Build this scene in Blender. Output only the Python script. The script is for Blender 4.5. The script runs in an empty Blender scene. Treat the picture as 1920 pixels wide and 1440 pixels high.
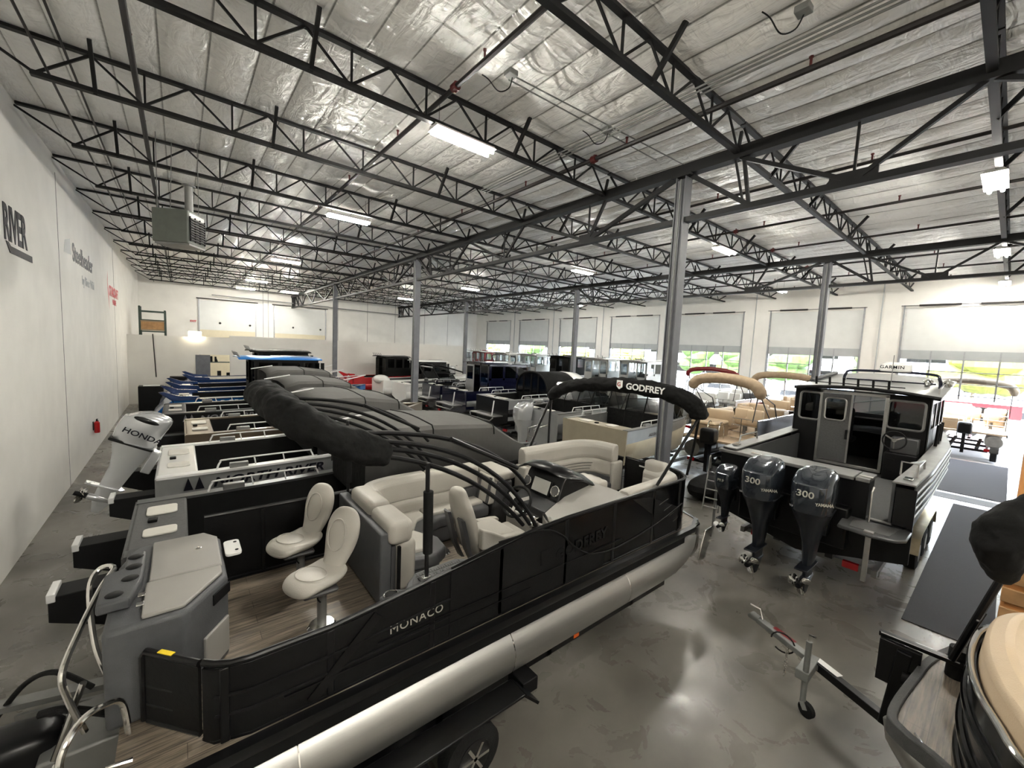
import bpy, math, random
import numpy as np
from mathutils import Vector, Matrix
random.seed(7)
sc = bpy.context.scene
R = math.radians
# ------------------------------------------------------------------ camera
yaw, pitch, roll = R(39.261), R(-5.041), R(2.614)
fw = Vector((math.sin(yaw)*math.cos(pitch), math.cos(yaw)*math.cos(pitch), math.sin(pitch)))
rt = Vector((math.cos(yaw), -math.sin(yaw), 0)); up = rt.cross(fw)
rt2 = rt*math.cos(roll)+up*math.sin(roll); up2 = up*math.cos(roll)-rt*math.sin(roll)
cd = bpy.data.cameras.new('camera'); cd.sensor_width = 36; cd.lens = 763.455*36/1920; cd.clip_start = .05; cd.clip_end = 400
cam = bpy.data.objects.new('camera', cd); sc.collection.objects.link(cam)
mw = Matrix((rt2, up2, -fw)).transposed().to_4x4(); mw.translation = (2.418, 0, 4.334); cam.matrix_world = mw
sc.camera = cam
# ------------------------------------------------------------------ world, sun, exposure
w = bpy.data.worlds.new('sky'); sc.world = w; w.use_nodes = True
nt = w.node_tree; nt.nodes.clear()
sky = nt.nodes.new('ShaderNodeTexSky'); sky.sky_type = 'NISHITA'; sky.sun_disc = False; sky.sun_elevation = R(48); sky.sun_rotation = R(250); sky.air_density = 1.2; sky.dust_density = 2.5
bg = nt.nodes.new('ShaderNodeBackground'); bg.inputs[1].default_value = 2.0
wo = nt.nodes.new('ShaderNodeOutputWorld'); hs = nt.nodes.new('ShaderNodeHueSaturation'); hs.inputs['Saturation'].default_value = .35; nt.links.new(sky.outputs[0], hs.inputs['Color']); nt.links.new(hs.outputs[0], bg.inputs[0]); nt.links.new(bg.outputs[0], wo.inputs[0])
sl = bpy.data.lights.new('sun', 'SUN'); sl.energy = 6; sl.angle = R(1.5); sl.color = (1, .97, .9)
so = bpy.data.objects.new('sun', sl); sc.collection.objects.link(so); so.rotation_euler = (R(38), 0, R(200))
sc.view_settings.view_transform = 'Standard'; sc.view_settings.look = 'None'; sc.view_settings.exposure = 1.5; sc.view_settings.gamma = 1
sc.view_settings.use_curve_mapping = False
LAMP_W = 60.0        # watts of each strip fixture
# ------------------------------------------------------------------ materials
def mat(name, col, rough=.5, metal=0, noise=0, scale=8, bump=0, bscale=None, coat=0, emit=None, estr=0, stretch=None, col2=None, spec=.5, alpha=None):
    m = bpy.data.materials.new(name); m.use_nodes = True; t = m.node_tree; b = t.nodes['Principled BSDF']
    b.inputs['Base Color'].default_value = (*col, 1); b.inputs['Roughness'].default_value = rough; b.inputs['Metallic'].default_value = metal
    b.inputs['Specular IOR Level'].default_value = spec
    if coat: b.inputs['Coat Weight'].default_value = coat; b.inputs['Coat Roughness'].default_value = .06
    if emit: b.inputs['Emission Color'].default_value = (*emit, 1); b.inputs['Emission Strength'].default_value = estr
    if noise or bump:
        tc = t.nodes.new('ShaderNodeTexCoord'); mp = t.nodes.new('ShaderNodeMapping'); t.links.new(tc.outputs['Object'], mp.inputs[0])
        if stretch: mp.inputs['Scale'].default_value = stretch
        n = t.nodes.new('ShaderNodeTexNoise'); n.inputs['Scale'].default_value = scale; n.inputs['Detail'].default_value = 5; t.links.new(mp.outputs[0], n.inputs[0])
        if noise:
            r = t.nodes.new('ShaderNodeValToRGB'); c2 = col2 or tuple(max(0, c*(1-noise)) for c in col)
            c1 = col if col2 else tuple(min(1, c*(1+noise)) for c in col)
            r.color_ramp.elements[0].color = (*c2, 1); r.color_ramp.elements[1].color = (*c1, 1)
            r.color_ramp.elements[0].position = .32; r.color_ramp.elements[1].position = .68
            t.links.new(n.outputs[0], r.inputs[0]); t.links.new(r.outputs[0], b.inputs['Base Color'])
        if bump:
            n2 = t.nodes.new('ShaderNodeTexNoise'); n2.inputs['Scale'].default_value = bscale or scale; n2.inputs['Detail'].default_value = 4; t.links.new(mp.outputs[0], n2.inputs[0])
            bp = t.nodes.new('ShaderNodeBump'); bp.inputs['Strength'].default_value = bump; bp.inputs['Distance'].default_value = .02
            t.links.new(n2.outputs[0], bp.inputs['Height']); t.links.new(bp.outputs[0], b.inputs['Normal'])
    return m
def glassmat(name, tint, gl=.06, rough=.02):
    m = bpy.data.materials.new(name); m.use_nodes = True; t = m.node_tree; t.nodes.clear()
    a = t.nodes.new('ShaderNodeBsdfTransparent'); a.inputs[0].default_value = (*tint, 1)
    g = t.nodes.new('ShaderNodeBsdfGlossy'); g.inputs['Roughness'].default_value = rough
    f = t.nodes.new('ShaderNodeValue'); f.outputs[0].default_value = gl
    x = t.nodes.new('ShaderNodeMixShader'); o = t.nodes.new('ShaderNodeOutputMaterial')
    t.links.new(f.outputs[0], x.inputs[0]); t.links.new(a.outputs[0], x.inputs[1]); t.links.new(g.outputs[0], x.inputs[2]); t.links.new(x.outputs[0], o.inputs[0])
    return m
M = {}
M['wall'] = mat('painted_wall', (.74, .725, .69), .75, noise=.04, scale=1.3, bump=.12, bscale=30)
M['partition'] = mat('partition_paint', (.70, .685, .645), .8, noise=.03, scale=1.5)
M['steel'] = mat('truss_paint', (.007, .007, .0075), .55, noise=.3, scale=3, spec=.3)
M['post'] = mat('post_paint', (.12, .125, .14), .5, noise=.12, scale=4)
M['panelw'] = mat('door_panel_white', (.62, .63, .62), .6, noise=.03, scale=2)
M['panelg'] = mat('door_panel_grey', (.40, .42, .43), .55, noise=.05, scale=2)
M['muntin'] = mat('door_aluminium', (.35, .36, .38), .4, .6, noise=.1)
M['glass'] = glassmat('clear_glass', (.93, .95, .95))
M['tint'] = glassmat('tinted_glass', (.16, .18, .19))
M['paleglass'] = glassmat('pale_glass', (.62, .64, .64), .10)
M['vinylwin'] = glassmat('clear_vinyl', (.45, .45, .43), rough=.12)
M['darkscreen'] = glassmat('smoked_vinyl', (.10, .10, .10), rough=.15)
M['tube'] = mat('lamp_tube', (1, 1, 1), .4, emit=(1, .96, .86), estr=150)
M['lampw'] = mat('lamp_housing', (.8, .8, .78), .5, noise=.03)
M['black'] = mat('black_paint', (.003, .003, .0035), .32, noise=.25, scale=3, spec=.3)
M['blackm'] = mat('matte_black', (.003, .003, .0035), .6, noise=.3, scale=5, spec=.2)
M['rubber'] = mat('rubber', (.005, .005, .005), .75, noise=.3, scale=20, spec=.25, bump=.3, bscale=60)
M['char'] = mat('charcoal_panel', (.004, .004, .0043), .5, noise=.15, scale=2, bump=.1, bscale=25, spec=.2)
M['gfence'] = mat('gloss_black', (.0015, .0015, .0018), .14, noise=.2, scale=2, spec=.3)
M['alu'] = mat('brushed_aluminium', (.40, .395, .38), .40, .92, noise=.10, scale=2.2, stretch=(.25, 3, 3), bump=.05, bscale=50)
M['alud'] = mat('dull_aluminium', (.24, .24, .235), .5, .7, noise=.12, scale=3)
M['chrome'] = mat('polished_stainless', (.78, .77, .74), .12, 1, noise=.03, scale=3)
M['cream'] = mat('ivory_vinyl', (.40, .38, .34), .45, noise=.04, scale=3, bump=.12, bscale=90)
M['greyv'] = mat('grey_vinyl', (.055, .055, .058), .42, noise=.08, scale=3, bump=.12, bscale=90)
M['lgrey'] = mat('light_grey_fibreglass', (.30, .29, .27), .35, noise=.03, scale=3)
M['mgrey'] = mat('mid_grey_fibreglass', (.065, .067, .072), .55, noise=.08, scale=12, bump=.2, bscale=150)
M['beige'] = mat('beige_vinyl', (.52, .40, .27), .5, noise=.05, scale=3, bump=.12, bscale=90)
M['beiged'] = mat('tan_vinyl_trim', (.26, .19, .12), .5, noise=.08, scale=3)
M['tancanvas'] = mat('tan_canvas', (.36, .27, .18), .85, noise=.15, scale=6, bump=.5, bscale=9)
M['white'] = mat('white_gelcoat', (.76, .76, .74), .25, noise=.02, scale=2, coat=.4)
M['offw'] = mat('offwhite_pad', (.60, .58, .53), .5, noise=.03, scale=5)
M['whitep'] = mat('white_powdercoat', (.68, .68, .68), .4, noise=.03)
M['silver'] = mat('silver_hull', (.42, .43, .43), .3, .55, noise=.08, scale=2)
M['silverd'] = mat('dark_silver_hull', (.09, .092, .095), .35, .4, noise=.1, scale=2)
M['deckg'] = mat('textured_grey_deck', (.065, .065, .065), .7, noise=.15, scale=25, bump=.3, bscale=150)
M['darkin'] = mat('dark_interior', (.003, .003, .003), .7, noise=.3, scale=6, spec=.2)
M['brown'] = mat('bronze_paint', (.13, .10, .07), .35, .3, noise=.1, scale=3)
M['blue'] = mat('blue_gloss', (.010, .085, .27), .2, .2, noise=.1, scale=2, coat=.6)
M['blued'] = mat('dark_blue_gloss', (.012, .03, .10), .25, .1, noise=.1, scale=2, coat=.5)
M['bluer'] = mat('bright_blue_roof', (.05, .27, .75), .3, .1, noise=.1, scale=2, coat=.4)
M['navy'] = mat('navy_gloss', (.005, .006, .022), .18, .1, noise=.1, scale=2, coat=.6)
M['red'] = mat('red_gloss', (.42, .006, .010), .15, .1, noise=.1, scale=2, coat=.8)
M['redd'] = mat('dark_red', (.16, .012, .015), .3, noise=.1, scale=2)
M['canvas'] = mat('grey_canvas', (.085, .083, .080), .8, spec=.2, noise=.10, scale=1.4, bump=.35, bscale=5)
M['bcanvas'] = mat('black_canvas', (.006, .006, .006), .8, noise=.25, scale=6, bump=.6, bscale=9, spec=.15)
M['tancan'] = mat('tan_hull', (.36, .32, .24), .4, .3, noise=.06, scale=3)
M['mslate'] = mat('slate_metallic_cowl', (.030, .037, .048), .2, .5, noise=.08, scale=2, coat=.8)
M['mslated'] = mat('dark_slate_leg', (.010, .012, .017), .35, .3, noise=.1, scale=3, coat=.2)
M['msilver'] = mat('silver_cowl', (.52, .53, .55), .22, .5, noise=.04, scale=2, coat=.8)
M['orange'] = mat('orange_wood', (.60, .27, .09), .55, noise=.35, scale=3, stretch=(1, 1, .25), bump=.2, bscale=8)
M['orangel'] = mat('amber_lens', (.7, .12, .02), .2)
M['redl'] = mat('red_lens', (.35, .01, .015), .15, coat=.5)
M['carpet'] = mat('charcoal_carpet', (.035, .035, .039), .95, noise=.35, scale=160, bump=.5, bscale=220)
M['yellow'] = mat('yellow_sticker', (.85, .62, .03), .5)
M['lblack'] = mat('black_lettering', (.006, .006, .010), .6, spec=.1)
M['lgreyt'] = mat('grey_lettering', (.16, .16, .17), .6, spec=.1)
M['lwhite'] = mat('white_lettering', (.80, .80, .78), .5)
M['lsilver'] = mat('silver_lettering', (.55, .53, .47), .35, .5)
M['lred'] = mat('red_lettering', (.55, .05, .06), .5)
M['screen'] = mat('pale_screen', (.45, .45, .42), .3)
M['gauge'] = mat('gauge_face', (.05, .05, .05), .2, coat=1)
M['heater'] = mat('heater_paint', (.10, .11, .095), .45, noise=.08)
M['rack'] = mat('green_rack', (.03, .055, .045), .5, noise=.2)
M['ply'] = mat('plywood', (.38, .21, .09), .7, noise=.2, scale=5)
M['leaf'] = mat('leaves', (.055, .11, .02), .7, noise=.5, scale=3)
M['asphalt'] = mat('asphalt', (.22, .22, .22), .9, noise=.15, scale=2)
M['bldg'] = mat('far_building', (.45, .48, .52), .8, noise=.1, scale=.5)
M['tyre'] = M['rubber']
M['pipe'] = mat('pipe_paint', (.012, .009, .009), .55, noise=.2)
M['redvalve'] = mat('red_fitting', (.10, .010, .010), .5)
M['conduit'] = mat('galvanised_conduit', (.22, .225, .22), .6, .4, noise=.1)
M['ext'] = mat('extinguisher_red', (.45, .012, .015), .3)
def wood(name, a, b, seams=True):
    m = mat(name, a, .55); t = m.node_tree; bs = t.nodes['Principled BSDF']
    tc = t.nodes.new('ShaderNodeTexCoord'); mp = t.nodes.new('ShaderNodeMapping'); mp.inputs['Scale'].default_value = (.9, 14, 14); t.links.new(tc.outputs['Object'], mp.inputs[0])
    n = t.nodes.new('ShaderNodeTexNoise'); n.inputs['Scale'].default_value = 2.2; n.inputs['Detail'].default_value = 8; n.inputs['Roughness'].default_value = .7; t.links.new(mp.outputs[0], n.inputs[0])
    r = t.nodes.new('ShaderNodeValToRGB'); r.color_ramp.elements[0].position = .36; r.color_ramp.elements[1].position = .66
    r.color_ramp.elements[0].color = (*a, 1); r.color_ramp.elements[1].color = (*b, 1); t.links.new(n.outputs[0], r.inputs[0])
    br = t.nodes.new('ShaderNodeTexBrick'); br.inputs['Scale'].default_value = 1; br.inputs['Brick Width'].default_value = 1.2; br.inputs['Row Height'].default_value = .15; br.inputs['Mortar Size'].default_value = .003
    br.inputs['Color1'].default_value = (1, 1, 1, 1); br.inputs['Color2'].default_value = (.8, .8, .8, 1); br.inputs['Mortar'].default_value = (.35, .35, .35, 1)
    t.links.new(tc.outputs['Object'], br.inputs[0])
    mx = t.nodes.new('ShaderNodeMix'); mx.data_type = 'RGBA'; mx.blend_type = 'MULTIPLY'; mx.inputs[0].default_value = 1
    t.links.new(r.outputs[0], mx.inputs[6]); t.links.new(br.outputs[0], mx.inputs[7]); t.links.new(mx.outputs[2], bs.inputs['Base Color'])
    bs.inputs['Roughness'].default_value = .45
    return m
M['deck'] = wood('weathered_wood_vinyl', (.055, .044, .034), (.30, .245, .185))
def concrete():
    m = mat('polished_concrete', (.2, .19, .17), .3); t = m.node_tree; b = t.nodes['Principled BSDF']
    tc = t.nodes.new('ShaderNodeTexCoord')
    def nz(s, d, ro, dist=0):
        n = t.nodes.new('ShaderNodeTexNoise'); n.inputs['Scale'].default_value = s; n.inputs['Detail'].default_value = d; n.inputs['Roughness'].default_value = ro; n.inputs['Distortion'].default_value = dist
        t.links.new(tc.outputs['Object'], n.inputs[0]); return n
    def ramp(n, p0, c0, p1, c1):
        r = t.nodes.new('ShaderNodeValToRGB'); e = r.color_ramp.elements; e[0].position = p0; e[0].color = (*c0, 1); e[1].position = p1; e[1].color = (*c1, 1); t.links.new(n.outputs[0], r.inputs[0]); return r
    a = ramp(nz(.38, 3, .5, .25), .36, (.085, .077, .065), .64, (.215, .202, .178))
    c = ramp(nz(3.5, 7, .62, 0), .2, (.86, .86, .86), .8, (1.10, 1.10, 1.10))
    mx = t.nodes.new('ShaderNodeMix'); mx.data_type = 'RGBA'; mx.blend_type = 'MULTIPLY'; mx.inputs[0].default_value = 1
    t.links.new(a.outputs[0], mx.inputs[6]); t.links.new(c.outputs[0], mx.inputs[7]); t.links.new(mx.outputs[2], b.inputs['Base Color'])
    rr = ramp(nz(1.7, 6, .6, 1), .3, (.20,)*3, .7, (.42,)*3); t.links.new(rr.outputs[0], b.inputs['Roughness'])
    bp = t.nodes.new('ShaderNodeBump'); bp.inputs['Strength'].default_value = .05; t.links.new(nz(14, 5, .6).outputs[0], bp.inputs['Height']); t.links.new(bp.outputs[0], b.inputs['Normal'])
    return m
M['floor'] = concrete()
def vinyl():
    m = mat('white_vinyl_insulation', (.88, .87, .845), .33, spec=.6); t = m.node_tree; b = t.nodes['Principled BSDF']
    tc = t.nodes.new('ShaderNodeTexCoord')
    def nz(sc_, rot, scale, det, dis, kind='FBM'):
        mp = t.nodes.new('ShaderNodeMapping'); mp.inputs['Scale'].default_value = sc_; mp.inputs['Rotation'].default_value = (0, 0, rot); t.links.new(tc.outputs['Object'], mp.inputs[0])
        n = t.nodes.new('ShaderNodeTexNoise'); n.noise_type = kind; n.inputs['Scale'].default_value = scale; n.inputs['Detail'].default_value = det; n.inputs['Distortion'].default_value = dis; t.links.new(mp.outputs[0], n.inputs[0]); return n
    n1 = nz((2.0, .7, 1), .35, 2.6, 3, .9); n2 = nz((.8, 2.4, 1), -.3, 1.9, 3, 1.2)
    ad = t.nodes.new('ShaderNodeMath'); ad.operation = 'ADD'; t.links.new(n1.outputs[0], ad.inputs[0]); t.links.new(n2.outputs[0], ad.inputs[1])
    bp = t.nodes.new('ShaderNodeBump'); bp.inputs['Strength'].default_value = .8; bp.inputs['Distance'].default_value = .10
    t.links.new(ad.outputs[0], bp.inputs['Height']); t.links.new(bp.outputs[0], b.inputs['Normal'])
    # stapled seams of the facing every 0.61 m, dark colour also drawing faint crease shading
    sx = t.nodes.new('ShaderNodeSeparateXYZ'); t.links.new(tc.outputs['Object'], sx.inputs[0])
    def mth(op, a, v): n = t.nodes.new('ShaderNodeMath'); n.operation = op; t.links.new(a, n.inputs[0]); n.inputs[1].default_value = v; return n.outputs[0]
    ph = mth('FRACT', mth('DIVIDE', mth('ADD', sx.outputs[0], .2), .61), 0)
    r = t.nodes.new('ShaderNodeValToRGB'); e = r.color_ramp.elements; e[0].position = 0; e[0].color = (.28, .275, .26, 1); e[1].position = 1; e[1].color = (.45, .44, .42, 1)
    for q, c in ((.022, (.30, .295, .28, 1)), (.035, (.88, .87, .845, 1)), (.97, (.88, .87, .845, 1))): el = r.color_ramp.elements.new(q); el.color = c
    t.links.new(ph, r.inputs[0]); t.links.new(r.outputs[0], b.inputs['Base Color'])
    return m
M['vinyl'] = vinyl()
# ------------------------------------------------------------------ mesh helpers
class MB:
    def __init__(s): s.v = []; s.f = []; s.mi = []; s.k = 0
    def add(s, vs, fs):
        o = len(s.v); s.v += [tuple(p) for p in vs]; s.f += [tuple(i+o for i in f) for f in fs]; s.mi += [s.k]*len(fs); return s
    def m(s, k): s.k = k; return s
    def box(s, x0, x1, y0, y1, z0, z1):
        return s.add([(x0,y0,z0),(x1,y0,z0),(x1,y1,z0),(x0,y1,z0),(x0,y0,z1),(x1,y0,z1),(x1,y1,z1),(x0,y1,z1)],
                     [(0,3,2,1),(4,5,6,7),(0,1,5,4),(1,2,6,5),(2,3,7,6),(3,0,4,7)])
    def bar(s, p, q, w, h=None, up=(0,0,1)):
        p = Vector(p); q = Vector(q); h = h or w; d = (q-p).normalized(); u = Vector(up)
        if abs(d.dot(u)) > .98: u = Vector((1,0,0)) if abs(d.x) < .9 else Vector((0,1,0))
        a = d.cross(u).normalized()*w/2; b = a.cross(d).normalized()*h/2
        vs = [c+i*a+j*b for c in (p, q) for i, j in ((-1,-1),(1,-1),(1,1),(-1,1))]
        return s.add(vs, [(0,1,2,3),(7,6,5,4),(0,4,5,1),(1,5,6,2),(2,6,7,3),(3,7,4,0)])
    def tube(s, pts, r, n=8, closed=False, cap=True):
        P = [Vector(p) for p in pts]; N = len(P); rs = r if isinstance(r, (list, tuple)) else [r]*N
        T = []
        for i in range(N):
            a = P[i-1] if (i or closed) else P[i]; b = P[(i+1) % N] if (i < N-1 or closed) else P[i]; T.append((b-a).normalized())
        u = Vector((0,0,1)) if abs(T[0].z) < .9 else Vector((1,0,0))
        u = (u-T[0]*u.dot(T[0])).normalized(); vs = []
        for i in range(N):
            u = (u-T[i]*u.dot(T[i])); u = u.normalized() if u.length > 1e-6 else Vector((1,0,0)); v = T[i].cross(u)
            for k in range(n):
                a = 2*math.pi*k/n; vs.append(P[i]+(u*math.cos(a)+v*math.sin(a))*rs[i])
        fs = [(i*n+k, i*n+(k+1)%n, ((i+1)%N)*n+(k+1)%n, ((i+1)%N)*n+k) for i in range(N if closed else N-1) for k in range(n)]
        if cap and not closed: fs += [tuple(range(n))[::-1], tuple((N-1)*n+k for k in range(n))]
        return s.add(vs, fs)
    def cyl(s, p, q, r, n=16, r2=None): return s.tube([p, q], [r, r if r2 is None else r2], n)
    def loft(s, rings, closed=True, cap=True):
        n = len(rings[0]); vs = [p for r in rings for p in r]; fs = []
        for i in range(len(rings)-1):
            for k in range(n if closed else n-1):
                fs.append((i*n+k, i*n+(k+1)%n, (i+1)*n+(k+1)%n, (i+1)*n+k))
        if cap and closed: fs += [tuple(range(n))[::-1], tuple((len(rings)-1)*n+k for k in range(n))]
        return s.add(vs, fs)
    def ext(s, poly, ax, lo, hi):
        f = {'x': lambda a, b, c: (c, a, b), 'y': lambda a, b, c: (a, c, b), 'z': lambda a, b, c: (a, b, c)}[ax]
        return s.loft([[f(a, b, lo) for a, b in poly], [f(a, b, hi) for a, b in poly]])
    def ball(s, c, r, n=12, e=1.0):
        rx, ry, rz = (r, r, r) if not isinstance(r, (tuple, list)) else r
        sg = lambda x: math.copysign(abs(x)**e, x)
        rings = []
        for i in range(n//2+1):
            ph = -math.pi/2+math.pi*i/(n//2); cp = max(1e-4, math.cos(ph))
            rings.append([(c[0]+rx*sg(cp)*sg(math.cos(2*math.pi*k/n)), c[1]+ry*sg(cp)*sg(math.sin(2*math.pi*k/n)), c[2]+rz*sg(math.sin(ph))) for k in range(n)])
        return s.loft(rings)
    def quad(s, *p): return s.add(p, [tuple(range(len(p)))])
    def sweep(s, path, prof, closed=False, cap=True):
        P = [Vector((p[0], p[1])) for p in path]; N = len(P); rings = []
        for i in range(N):
            a = P[i-1] if (i or closed) else P[i]; b = P[(i+1) % N] if (i < N-1 or closed) else P[i]
            t = (b-a).normalized(); n = Vector((-t.y, t.x)); k = 1.0
            if 0 < i < N-1:
                t1 = (P[i]-P[i-1]).normalized(); k = 1/max(.5, abs(t1.dot(t)))
            zz = path[i][2] if len(path[i]) > 2 else 0
            rings.append([(P[i].x+n.x*o*k, P[i].y+n.y*o*k, z+zz) for o, z in prof])
        return s.loft(rings, True, cap)
    def build(s, name, mt, parent=None, smooth=35, bevel=0, seg=2, sub=0, solid=0, loc=None, rot=None):
        me = bpy.data.meshes.new(name); me.from_pydata(s.v, [], s.f); me.validate()
        ms = mt if isinstance(mt, (list, tuple)) else [mt]
        for x in ms: me.materials.append(M[x] if isinstance(x, str) else x)
        if len(ms) > 1 and len(me.polygons) == len(s.mi): me.polygons.foreach_set('material_index', s.mi)
        import bmesh
        bm = bmesh.new(); bm.from_mesh(me); bmesh.ops.recalc_face_normals(bm, faces=bm.faces); bm.to_mesh(me); bm.free()
        if smooth:
            me.polygons.foreach_set('use_smooth', [True]*len(me.polygons)); me.set_sharp_from_angle(angle=R(smooth if smooth is not True else 180))
        o = bpy.data.objects.new(name, me); sc.collection.objects.link(o)
        if parent: o.parent = parent
        if parent and parent.get('wb'): o.location = -Vector(parent['wb'])
        if loc: o.location = loc
        if rot: o.rotation_euler = rot
        if bevel:
            b = o.modifiers.new('bevel', 'BEVEL'); b.width = bevel; b.segments = seg; b.limit_method = 'ANGLE'; b.angle_limit = R(35)
        if sub:
            b = o.modifiers.new('sub', 'SUBSURF'); b.levels = sub; b.render_levels = sub
        if solid:
            b = o.modifiers.new('solid', 'SOLIDIFY'); b.thickness = solid
        return o
def thing(name, label, cat, loc=(0,0,0), rz=0, group=None):
    o = bpy.data.objects.new(name, None); sc.collection.objects.link(o); o.location = loc; o.rotation_euler = (0,0,R(rz)); o.empty_display_size = .2
    return tag(o, label, cat, group)
def wthing(name, label, cat, base, scale=1.0, C=(2.418, 0, 4.334), group=None, rz=0):
    # parts are authored in hall coordinates and hung on an Empty standing at the thing's base
    l = tuple(c+scale*(b-c) for b, c in zip(base, C)); o = thing(name, label, cat, l, rz, group); o.scale = (scale,)*3; o['wb'] = tuple(float(b) for b in base); return o
def tag(o, label=None, cat=None, group=None, kind=None):
    if label: o['label'] = label
    if cat: o['category'] = cat
    if group: o['group'] = group
    if kind: o['kind'] = kind
    return o
def struct(o): o['kind'] = 'structure'; return o
def text(s, size, loc, right, upv, mt, parent, name='lettering', ext=.003, off=0, sx=1, shear=0, align='LEFT', sp=1):
    c = bpy.data.curves.new(name, 'FONT'); c.body = s; c.size = size; c.extrude = ext; c.offset = off; c.shear = shear; c.align_x = align; c.space_character = sp; c.resolution_u = 4
    c.materials.append(M[mt]); o = bpy.data.objects.new(name, c); sc.collection.objects.link(o)
    r = Vector(right).normalized(); u = Vector(upv); u = (u-r*u.dot(r)).normalized(); m = Matrix((r, u, r.cross(u))).transposed().to_4x4(); m.translation = loc
    if parent: o.parent = parent
    bpy.context.view_layer.update(); me = bpy.data.meshes.new_from_object(o.evaluated_get(bpy.context.evaluated_depsgraph_get()))
    bpy.data.objects.remove(o); me.name = name; o = bpy.data.objects.new(name, me); sc.collection.objects.link(o); o.parent = parent
    me.transform(m @ Matrix.Diagonal((sx, 1, 1, 1)))
    if parent and parent.get('wb'): o.location = -Vector(parent['wb'])
    return o
def copy_tree(o, parent=None):
    c = o.copy(); sc.collection.objects.link(c); c.parent = parent
    for ch in list(o.children): copy_tree(ch, c)
    return c
def arc(c, r, a0, a1, n, plane='xz'):
    out = []
    for i in range(n+1):
        a = R(a0+(a1-a0)*i/n); p, q = r*math.cos(a), r*math.sin(a)
        out.append({'xz': (c[0]+p, c[1], c[2]+q), 'xy': (c[0]+p, c[1]+q, c[2]), 'yz': (c[0], c[1]+p, c[2]+q)}[plane])
    return out
def smoothpath(pts, n=6):
    P = [Vector(p) for p in pts]; out = []
    for i in range(len(P)-1):
        a = P[max(i-1, 0)]; b = P[i]; c = P[i+1]; d = P[min(i+2, len(P)-1)]
        for k in range(n):
            t = k/n; out.append(.5*((2*b)+(c-a)*t+(2*a-5*b+4*c-d)*t*t+(3*b-a-3*c+d)*t**3))
    return out+[P[-1]]
ORD = ['first','second','third','fourth','fifth','sixth','seventh','eighth','ninth','tenth','eleventh','twelfth','thirteenth','fourteenth','fifteenth']
# ------------------------------------------------------------------ setting
XW, YB, YP, HC = 31.14, 42.6, 32.7, 8.68
struct(MB().box(-.3, XW+.3, -7, YB+.3, -.2, 0).build('floor', 'floor', smooth=0))
struct(MB().box(-.25, 0, -7, YB, 0, 9).build('wall_left', 'wall', smooth=0))
struct(MB().box(-.25, XW+.25, YB, YB+.25, 0, 9).build('wall_back', 'wall', smooth=0))
struct(MB().box(-.25, XW+.25, -7.25, -7, 0, 9).build('wall_front', 'wall', smooth=0))
# low partition with a doorway
p = MB().box(0, 3.25, YP, YP+.15, 0, 4.12).box(4.95, 23.1, YP, YP+.15, 0, 4.3).box(3.25, 4.95, YP, YP+.15, 3.02, 4.16)
struct(p.build('wall_partition', 'partition', smooth=0))
for i, (y, z0, z1) in enumerate([(16.0, 0, 8.3), (27.5, 0, 8.2), (8.0, 0, 8.6)]):
    struct(MB().box(.0, .006, y, y+.02, z0, z1).build('trim_%d' % (i+1), 'lgreyt', smooth=0))
# right wall: piers between the overhead doors
Y0, PIT, WD, ZD = 3.753, 6.095, 4.456, 7.25
b = MB(); edges = []
for k in range(-1, 7): edges.append((Y0+PIT*k-WD, Y0+PIT*k))
prev = -7.0
for a, c in edges:
    b.box(XW, XW+.25, prev, a, 0, 9); b.box(XW, XW+.25, a, c, ZD, 9); prev = c
b.box(XW, XW+.25, prev, YB, 0, 9)
struct(b.build('wall_right', 'wall', smooth=0))
for i, (a, c) in enumerate(edges[::-1]):
    r = struct(bpy.data.objects.new('door_%d' % (i+1), None)); sc.collection.objects.link(r); r.location = (XW, a, 0)
    MB().box(.05, .10, 0, WD, 5.15, ZD).build('upper_panel', 'panelw', r, 0)
    MB().box(.04, .10, 0, WD, 4.70, 5.15).build('middle_panel', 'panelg', r, 0)
    zb_ = 2.85 if abs(c-Y0) < .1 else .85
    if zb_ < 1: MB().box(.05, .10, 0, WD, 0, .85).build('bottom_panel', 'panelw', r, 0)
    m = MB()
    for j in range(5): m.box(.03, .10, max(0, j*WD/4-.03), min(WD, j*WD/4+.03), zb_, 5.12)
    for j in range(0, 7):
        if .85+j*.55 > zb_-.3: m.box(.03, .10, 0, WD, max(zb_, .85+j*.55-.02), max(zb_+.04, .85+j*.55+.02))
    m.build('muntins', 'muntin', r, 0)
    MB().box(.065, .075, 0, WD, zb_, 4.70).build('pane', 'glass', r, 0)
    m = MB().box(-.03, .04, -.07, 0, 0, ZD+.15).box(-.03, .04, WD, WD+.07, 0, ZD+.15)
    m.build('track', 'muntin', r, 0)
    MB().cyl((-.12, -.15, ZD+.12), (-.12, WD+.15, ZD+.12), .015, 6).cyl((-.12, .5, ZD+.12), (-.12, WD/2-.3, ZD+.12), .045, 8).cyl((-.12, WD/2+.3, ZD+.12), (-.12, WD-.5, ZD+.12), .045, 8).build('torsion_spring', 'pipe', r)
    MB().box(-.06, 0, -.75, -.71, 0, 9).build('seam_cover', 'panelg', r, 0)
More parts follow.
